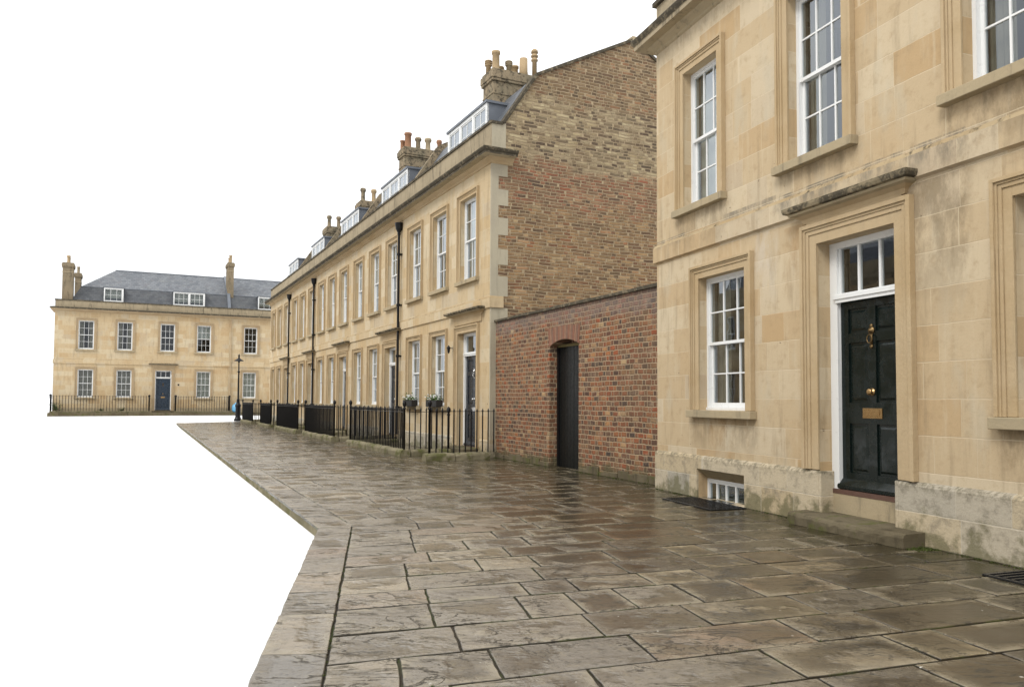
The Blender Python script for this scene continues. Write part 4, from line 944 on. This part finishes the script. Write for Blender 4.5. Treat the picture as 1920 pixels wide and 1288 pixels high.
# ------------------------------------------------------------------ far houses
FL = True
FZ = .40
def far_root(u, name, label):
    q = PF - dFx * u; r = empty(name, (q.x, q.y, 0), rz(dFx)); tag(r, label, 'house', 'stone houses closing the far end'); return r
def far_house(u0, u1, ups, lows, dr_, label, dorms, left, chims):
    r = far_root(u0, 'terraced_house', label); S = u0; W = u1 - u0
    wi, hU, hL = 1.10, 2.28, 2.2; zU, zL, D = 5.37, 1.58, .13
    holes = [(v - S - wi / 2, v - S + wi / 2, zU, zU + hU, D) for v in ups] + [(v - S - wi / 2, v - S + wi / 2, zL, zL + hL, D) for v in lows]
    if dr_: dx0, dx1 = dr_ - S - .62, dr_ - S + .62; holes.append((dx0, dx1, .3, 3.85, .2))
    wl = MB(); front(wl, 0, W, 0, 8.7, holes, D); wl.poly([(0, 0, 0), (0, -9, 0), (0, -9, 8.7), (0, 0, 8.7)]); wl.poly([(W, 0, 0), (W, -9, 0), (W, -9, 8.7), (W, 0, 8.7)]); wl.poly([(0, -9, 0), (W, -9, 0), (W, -9, 9.3), (0, -9, 9.3)])
    B(wl, 'wall', M['ashlar_far'], r)
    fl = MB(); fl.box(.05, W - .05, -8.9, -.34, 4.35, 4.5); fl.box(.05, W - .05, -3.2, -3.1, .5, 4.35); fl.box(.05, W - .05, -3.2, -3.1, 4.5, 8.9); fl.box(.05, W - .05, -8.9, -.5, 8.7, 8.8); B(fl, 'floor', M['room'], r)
    def sw(P, name, mats, ms, back=-3.):
        m = MB(); m.sweep(([(0, back)] if left else []) + [(0, 0), (W, 0)], P, ms); B(m, name, mats, r)
    sw([(0, 4.21), (.05, 4.22), (.05, 4.5), (.02, 4.54), (0, 4.55)], 'string_course', [M['ashlar_far'], M['grime']], [0, 0, 0, 1])
    sw([(0, 8.32), (.03, 8.33), (.04, 8.37), (.12, 8.42), (.14, 8.45), (.3, 8.45), (.3, 8.5), (.33, 8.52), (.36, 8.57), (.36, 8.6), (0, 8.68)], 'cornice', [M['trim_far'], M['grime']], [0, 0, 0, 0, 0, 0, 1, 1, 1, 1])
    p = MB(); p.box(0, W, -.28, .012, 8.6, 9.17); p.box(-.04 if left else 0, W, -.32, .05, 9.17, 9.25, 1)
    if left: p.box(.0, .28, -9, -.281, 8.6, 9.17); p.box(-.04, .32, -9, -.321, 9.17, 9.24, 1)
    B(p, 'parapet', [M['parapet'], M['grime']], r)
    rf = MB(); k1, k2 = (-1.35, 10.5), (-4.6, 12.45)
    if left:
        E0, K0, R0 = .95, 1.68, 4.05
        rf.poly([(E0, -.4, 9.1), (W, -.4, 9.1), (W, k1[0], k1[1]), (K0, k1[0], k1[1])]); rf.poly([(K0, k1[0], k1[1]), (W, k1[0], k1[1]), (W, k2[0], k2[1]), (R0, k2[0], k2[1])])
        rf.poly([(E0, -.4, 9.1), (K0, k1[0], k1[1]), (K0, -7.8, k1[1]), (E0, -8.8, 9.1)]); rf.poly([(K0, k1[0], k1[1]), (R0, k2[0], k2[1]), (K0, -7.8, k1[1])])
        rf.poly([(K0, -7.8, k1[1]), (W, -7.8, k1[1]), (W, k2[0], k2[1]), (R0, k2[0], k2[1])]); rf.poly([(E0, -8.8, 9.1), (W, -8.8, 9.1), (W, -7.8, k1[1]), (K0, -7.8, k1[1])])
    else:
        for (y0_, z0_), (y1_, z1_) in zip([(-.4, 9.1), k1, k2, (-7.8, 10.5)], [k1, k2, (-7.8, 10.5), (-8.8, 9.1)]): rf.poly([(0, y0_, z0_), (W, y0_, z0_), (W, y1_, z1_), (0, y1_, z1_)])
    rf.m = [1 if min(rf.v[i][2] for i in f) < 9.5 else 0 for f in rf.f]; B(rf, 'roof', [M['slate'], M['slate_shaded']], r)
    rb = MB(); rb.bar((4.05 - .0 if left else 0, k2[0], k2[1]), (W, k2[0], k2[1]), .06, n=6); rb.bar((1.68 if left else 0, k1[0], k1[1]), (W, k1[0], k1[1]), .035, n=6); B(rb, 'ridge_roll', M['lead'], r)
    for i, v in enumerate(ups): window(r, v - S, zU, wi, hU, .18, D, tr='trim_far', cur=('side', 'side', None, 'half')[i] if left else None)
    for i, v in enumerate(lows): window(r, v - S, zL, wi, hL, .18, D, tr='trim_far', cur='full' if i < 2 and left else 'net' if i == 2 or not left else 'side')
    if dr_:
        door(r, dx0, dx1, .55, 3.80, .2, 'door_blue', 3.17, fr=.07, band=.2, tr='trim_far', fan=3, metal='brass', detail=False, zsur=.42)
        hood(r, dr_ - S - 1.12, dr_ - S + 1.12, 4.16, .25, 'trim_far', .17, frieze=4.0)
        s_ = MB(); s_.box(dx0 - .2, dx1 + .2, .0, .5, .3, .5); s_.box(dx0, dx1, -.3, .0, .3, .54); B(s_, 'doorstep', M['step'], r)
        bx = MB(); bx.lathe((dr_ - S + 1.15, 0, 2.65), [(.07, 0), (.07, .05), (.05, .07)], 8, axis='y'); B(bx, 'bell', M['iron'], r)
    for a, c, n_, cols in dorms: dormer(r, a - S, c - S, 9.3, 10.42, -.5, -1.3, n_, cols=3, rows_=2)
    for (a, c, yf, yb, zt, zb, pots, mt) in chims: chimney(r, a - S, c - S, yf, yb, zt, zb, [(x - S, y, rr, h, st_, m_) for x, y, rr, h, st_, m_ in pots], mt)
    if not left:
        v = MB()
        for (y0_, z0_), (y1_, z1_) in ((( -.4, 9.1), k1), (k1, k2)): v.poly([(-.12, y0_ + .15, z0_ + .14), (.12, y0_ + .15, z0_ + .14), (.12, y1_ + .15, z1_ + .14), (-.12, y1_ + .15, z1_ + .14)]); v.poly([(.12, y0_, z0_), (.12, y0_ + .15, z0_ + .14), (.12, y1_ + .15, z1_ + .14), (.12, y1_, z1_)]); v.poly([(-.12, y0_, z0_), (-.12, y0_ + .15, z0_ + .14), (-.12, y1_ + .15, z1_ + .14), (-.12, y1_, z1_)])
        B(v, 'verge', M['lead'], r)
        m = MB(); m.bar((.12, .1, .5), (.12, .1, 8.2), .05, n=8); B(m, 'downpipe', M['trim_far'], r)
    pl = MB(); pl.box(0, (dx0 - .2) if dr_ else W, .001, .04, .3, .75)
    if dr_: pl.box(dx1 + .2, W, .001, .04, .3, .75)
    B(pl, 'plinth', M['sill'], r)
    return r
far_house(0.1, 12.98, [2.28, 5.03, 8.18, 10.98], [2.30, 5.03, 11.0], 7.93, 'wide stone house at the far left with a blue front door', [(3.42, 4.84, 1, 2), (8.56, 11.02, 2, 2)], True,
    [(.50, 1.25, -.35, -1.5, 12.2, 8.9, [(.88, -.6, .16, .75, 'roll', 'buffpot'), (.88, -1.1, .14, .62, 'plain', 'buffpot')], 'chimney_pale'), (1.15, 1.6, -4.0, -5., 11.95, 9.4, [(1.38, -4.3, .14, .7, 'plain', 'chimney_pale')], 'chimney_pale'),
     (12.88, 13.38, -1.2, -2.6, 13.35, 10.2, [(13.12, -1.5, .15, .85, 'plain', 'buffpot'), (13.12, -2.2, .15, .7, 'plain', 'buffpot')], 'chimney_pale')])
far_house(12.98, 22.5, [14.73, 17.6, 20.4], [14.68, 17.6, 20.4], None, 'stone house at the far end behind the street lamp, partly hidden by the terrace', [(15.35, 16.8, 1, 2)], False, [])
FL = False
def FP(u, o, z=0.): q = PF - dFx * u; nrm = Vector((-dFx.y, dFx.x)); q = q + nrm * o; return (q.x, q.y, z)
fr = empty('pavement', FP(0, 0), rz(dFx)); fr.name = 'far_pavement'
bpy.data.objects.remove(fr)
m = MB(); m.box(-22.5, .1, .02, 1.45, -.1, .385); o = m.build('far_pavement', M['step'], None); o.location = FP(0, 0); o.rotation_euler.z = rz(dFx); tag(o, 'strip of pavement below the far houses', kind='structure')
for (a, c, lb) in ((0.05, 6.9, 'iron railing to the left of the blue door of the far house'), (8.85, 13.0, 'iron railing to the right of the blue door of the far house')):
    r = empty('iron_railing', FP(c, 0), rz(dFx)); tag(r, lb, 'railing', 'railings of the far house'); W = c - a; Y = .95
    MB().box(-.05, W + .05, Y - .12, Y + .12, .38, .50).build('plinth', M['mossy'], r, bevel=.02)
    railrun(r, (0, Y), (W, Y), .5, 1.74, .2, 1.66, 0); railrun(r, (0, .05), (0, Y - .12), .5, 1.74, .2, 1.66, 0); railrun(r, (W, .05), (W, Y - .12), .5, 1.74, .2, 1.66, 0)
    post(r, 0, Y, .5, 1.82, .05); post(r, W, Y, .5, 1.82, .05)

# houses across the way, mirrored in the window panes and the door --------------
q0 = PN + Vector((-dN.y, dN.x)) * 23.5 + dN * 34
root = empty('terraced_house', (q0.x, q0.y, 0), rz(-dN)); tag(root, 'long stone house across the street, seen mirrored in the window panes of the near house', 'house')
W = 50.4; wl = MB(); cs = [1.8 + 2.6 * i for i in range(19)]; hz = [(v - .5, v + .5, z0_, z0_ + 2.2, .13) for v in cs for z0_ in (1.3, 4.9)]
front(wl, 0, W, -.13, 8.2, hz, .13); wl.poly([(0, -8, -.13), (W, -8, -.13), (W, -8, 8.2), (0, -8, 8.2)]); wl.poly([(0, 0, -.13), (0, -8, -.13), (0, -8, 8.2), (0, 0, 8.2)]); wl.poly([(W, 0, -.13), (W, -8, -.13), (W, -8, 8.2), (W, 0, 8.2)]); wl.build('wall', M['ashlar_far'], root)
r_ = MB(); r_.poly([(0, -.3, 8.2), (W, -.3, 8.2), (W, -1.4, 10.), (0, -1.4, 10.)]); r_.poly([(0, -1.4, 10.), (W, -1.4, 10.), (W, -4, 11), (0, -4, 11)]); r_.poly([(0, -4, 11), (W, -4, 11), (W, -8, 8.2), (0, -8, 8.2)]); r_.poly([(0, -.3, 8.2), (0, -1.4, 10), (0, -4, 11), (0, -8, 8.2)]); r_.build('roof', M['slate'], root)
cn = MB(); cn.sweep([(0, 0), (W, 0)], [(0, 7.7), (.3, 7.95), (.3, 8.1), (0, 8.2)]); cn.box(0, W, -.3, .01, 8.2, 8.9); cn.build('cornice', M['parapet'], root)
for v in cs:
    for z0_ in (1.3, 4.9): window(root, v, z0_, 1.0, 2.2, .2, .13, cur=None, tr='trim_far')
for v in cs[::3]: dormer(root, v - .6, v + .6, 8.95, 9.95, -.45, -1.2, 1)

# street lamp -----------------------------------------------------
r = empty('street_lamp', (-18.75, 53.3, 0)); tag(r, 'tall black cast iron street lamp at the far end of the terrace', 'street lamp')
MB().lathe((0, 0, 0), [(.26, 0), (.26, .12), (.2, .2), (.17, .3), (.17, .95), (.2, 1.0), (.2, 1.1), (.13, 1.18), (.1, 1.4), (.12, 1.43), (.065, 1.5), (.05, 3.3), (.09, 3.33), (.09, 3.4), (.045, 3.43), (.04, 4.0)], 14).build('post', M['iron'], r, smooth=True)
MB().lathe((0, 0, 4.0), [(.05, 0), (.07, .04), (.09, .08), (.1, .09)], 10).lathe((0, 0, 4.08), [(.1, 0), (.31, .02), (.33, .05), (.2, .12), (.08, .2), (.05, .3), (.07, .38), (.02, .52)], 14).build('lantern', M['iron'], r, smooth=True)
# recycling sack by the far house
r0 = FP(13.5, 1.15, .385); mb = MB(); rd = random.Random(2)
P = [(.2, 0), (.3, .1), (.33, .3), (.3, .5), (.22, .66), (.08, .74), (.1, .8), (.02, .82)]
mb.lathe((0, 0, 0), P, 12); mb.v = [(x * rd.uniform(.85, 1.12), y * rd.uniform(.85, 1.12), z + rd.uniform(-.01, .01) * (z > 0)) for x, y, z in mb.v]
o = mb.build('recycling_sack', M['blue'], None, smooth=True); o.location = r0; tag(o, 'blue plastic sack standing by the wall behind the street lamp', 'sack')
# small shrubs behind the far railing
def shrub(loc, R_, n, seedv, label):
    rd = random.Random(seedv); r = empty('shrub', loc); tag(r, label, 'plant', 'small plants behind the far railing'); st = MB(); lf = MB()
    for i in range(7):
        t = rd.random() * 6.28; e = Vector((R_ * .6 * math.cos(t), R_ * .35 * math.sin(t), R_ * rd.uniform(.7, 1.3))); st.bar((0, 0, 0), e, .012, .004, n=5)
        for _ in range(n // 7):
            p = e * rd.uniform(.35, 1.05) + Vector((rd.gauss(0, R_ * .2), rd.gauss(0, R_ * .15), rd.gauss(0, R_ * .18))); s_ = rd.uniform(.03, .07); t2 = rd.random() * 6.28; a = Vector((math.cos(t2), math.sin(t2), rd.uniform(-.6, .6))) * s_; b_ = Vector((-math.sin(t2), math.cos(t2), rd.uniform(-.5, .5))) * s_ * .5
            lf.poly([p - a, p + b_, p + a, p - b_])
    st.build('stem', M['wood'], r); lf.build('leaves', M['leaf'], r)
shrub(FP(.45, .45, .4), .55, 420, 1, 'small dark shrub behind the left end of the far railing'); shrub(FP(4.95, .5, .4), .28, 160, 2, 'low plant behind the far railing under the second window'); shrub(FP(3.5, .5, .4), .22, 120, 3, 'low plant behind the far railing between the first and second windows')
# moss and weeds in the angle of walls and paving ----------------
mo = MB(); rd = random.Random(9)
def tuft(x, y, s_, n=14):
    for _ in range(n):
        t = rd.random() * 6.28; r_ = s_ * rd.random(); px_, py_ = x + r_ * math.cos(t), y + r_ * math.sin(t); h = s_ * rd.uniform(.3, .9); a = rd.random() * 6.28; wv = s_ * .25
        mo.poly([(px_ - wv * math.cos(a), py_ - wv * math.sin(a), 0), (px_ + wv * math.cos(a), py_ + wv * math.sin(a), 0), (px_ + rd.gauss(0, s_ * .3), py_ + rd.gauss(0, s_ * .3), h)])
for i in range(240):
    u = rd.uniform(-8.2, -.2)
    if -5.8 < u < -3.9 or -2.8 < u < -1.3: continue
    q = PN + dN * u - Vector((dN.y, -dN.x)) * (.045 + abs(rd.gauss(0, .015))); tuft(q.x, q.y, rd.uniform(.008, .022))
for i in range(150):
    u = rd.uniform(-7.2, .1)
    if -4.5 < u < -3.1: continue
    q = PW + dW * u - Vector((dW.y, -dW.x)) * (.05 + abs(rd.gauss(0, .02))); tuft(q.x, q.y, rd.uniform(.01, .025))
for i in range(60):
    q = PN + dN * rd.uniform(-5.9, -5.7) - Vector((dN.y, -dN.x)) * (.05 + abs(rd.gauss(0, .12))); tuft(q.x, q.y, rd.uniform(.01, .03))
for i in range(420):     # moss cushions in the joints
    s0 = rd.uniform(8, L2 + 14); a0, b0 = along(KI, s0), hitB(along(KI, s0), angle(s0))
    row = min(rows, key=lambda v: abs(v - s0)); a0, b0 = along(KI, row), hitB(along(KI, row), angle(row)); t = rd.random() ** 1.3; p = a0.lerp(b0, t)
    if rd.random() < .35: p = along(KI, s0)
    for _ in range(rd.randint(2, 6)): tuft(p.x + rd.gauss(0, .004), p.y + rd.gauss(0, .004), rd.uniform(.004, .011), 6)
tag(mo.build('moss', M['mossgreen']), 'moss and tiny weeds in the paving joints and along the wall feet', 'moss', kind='stuff')
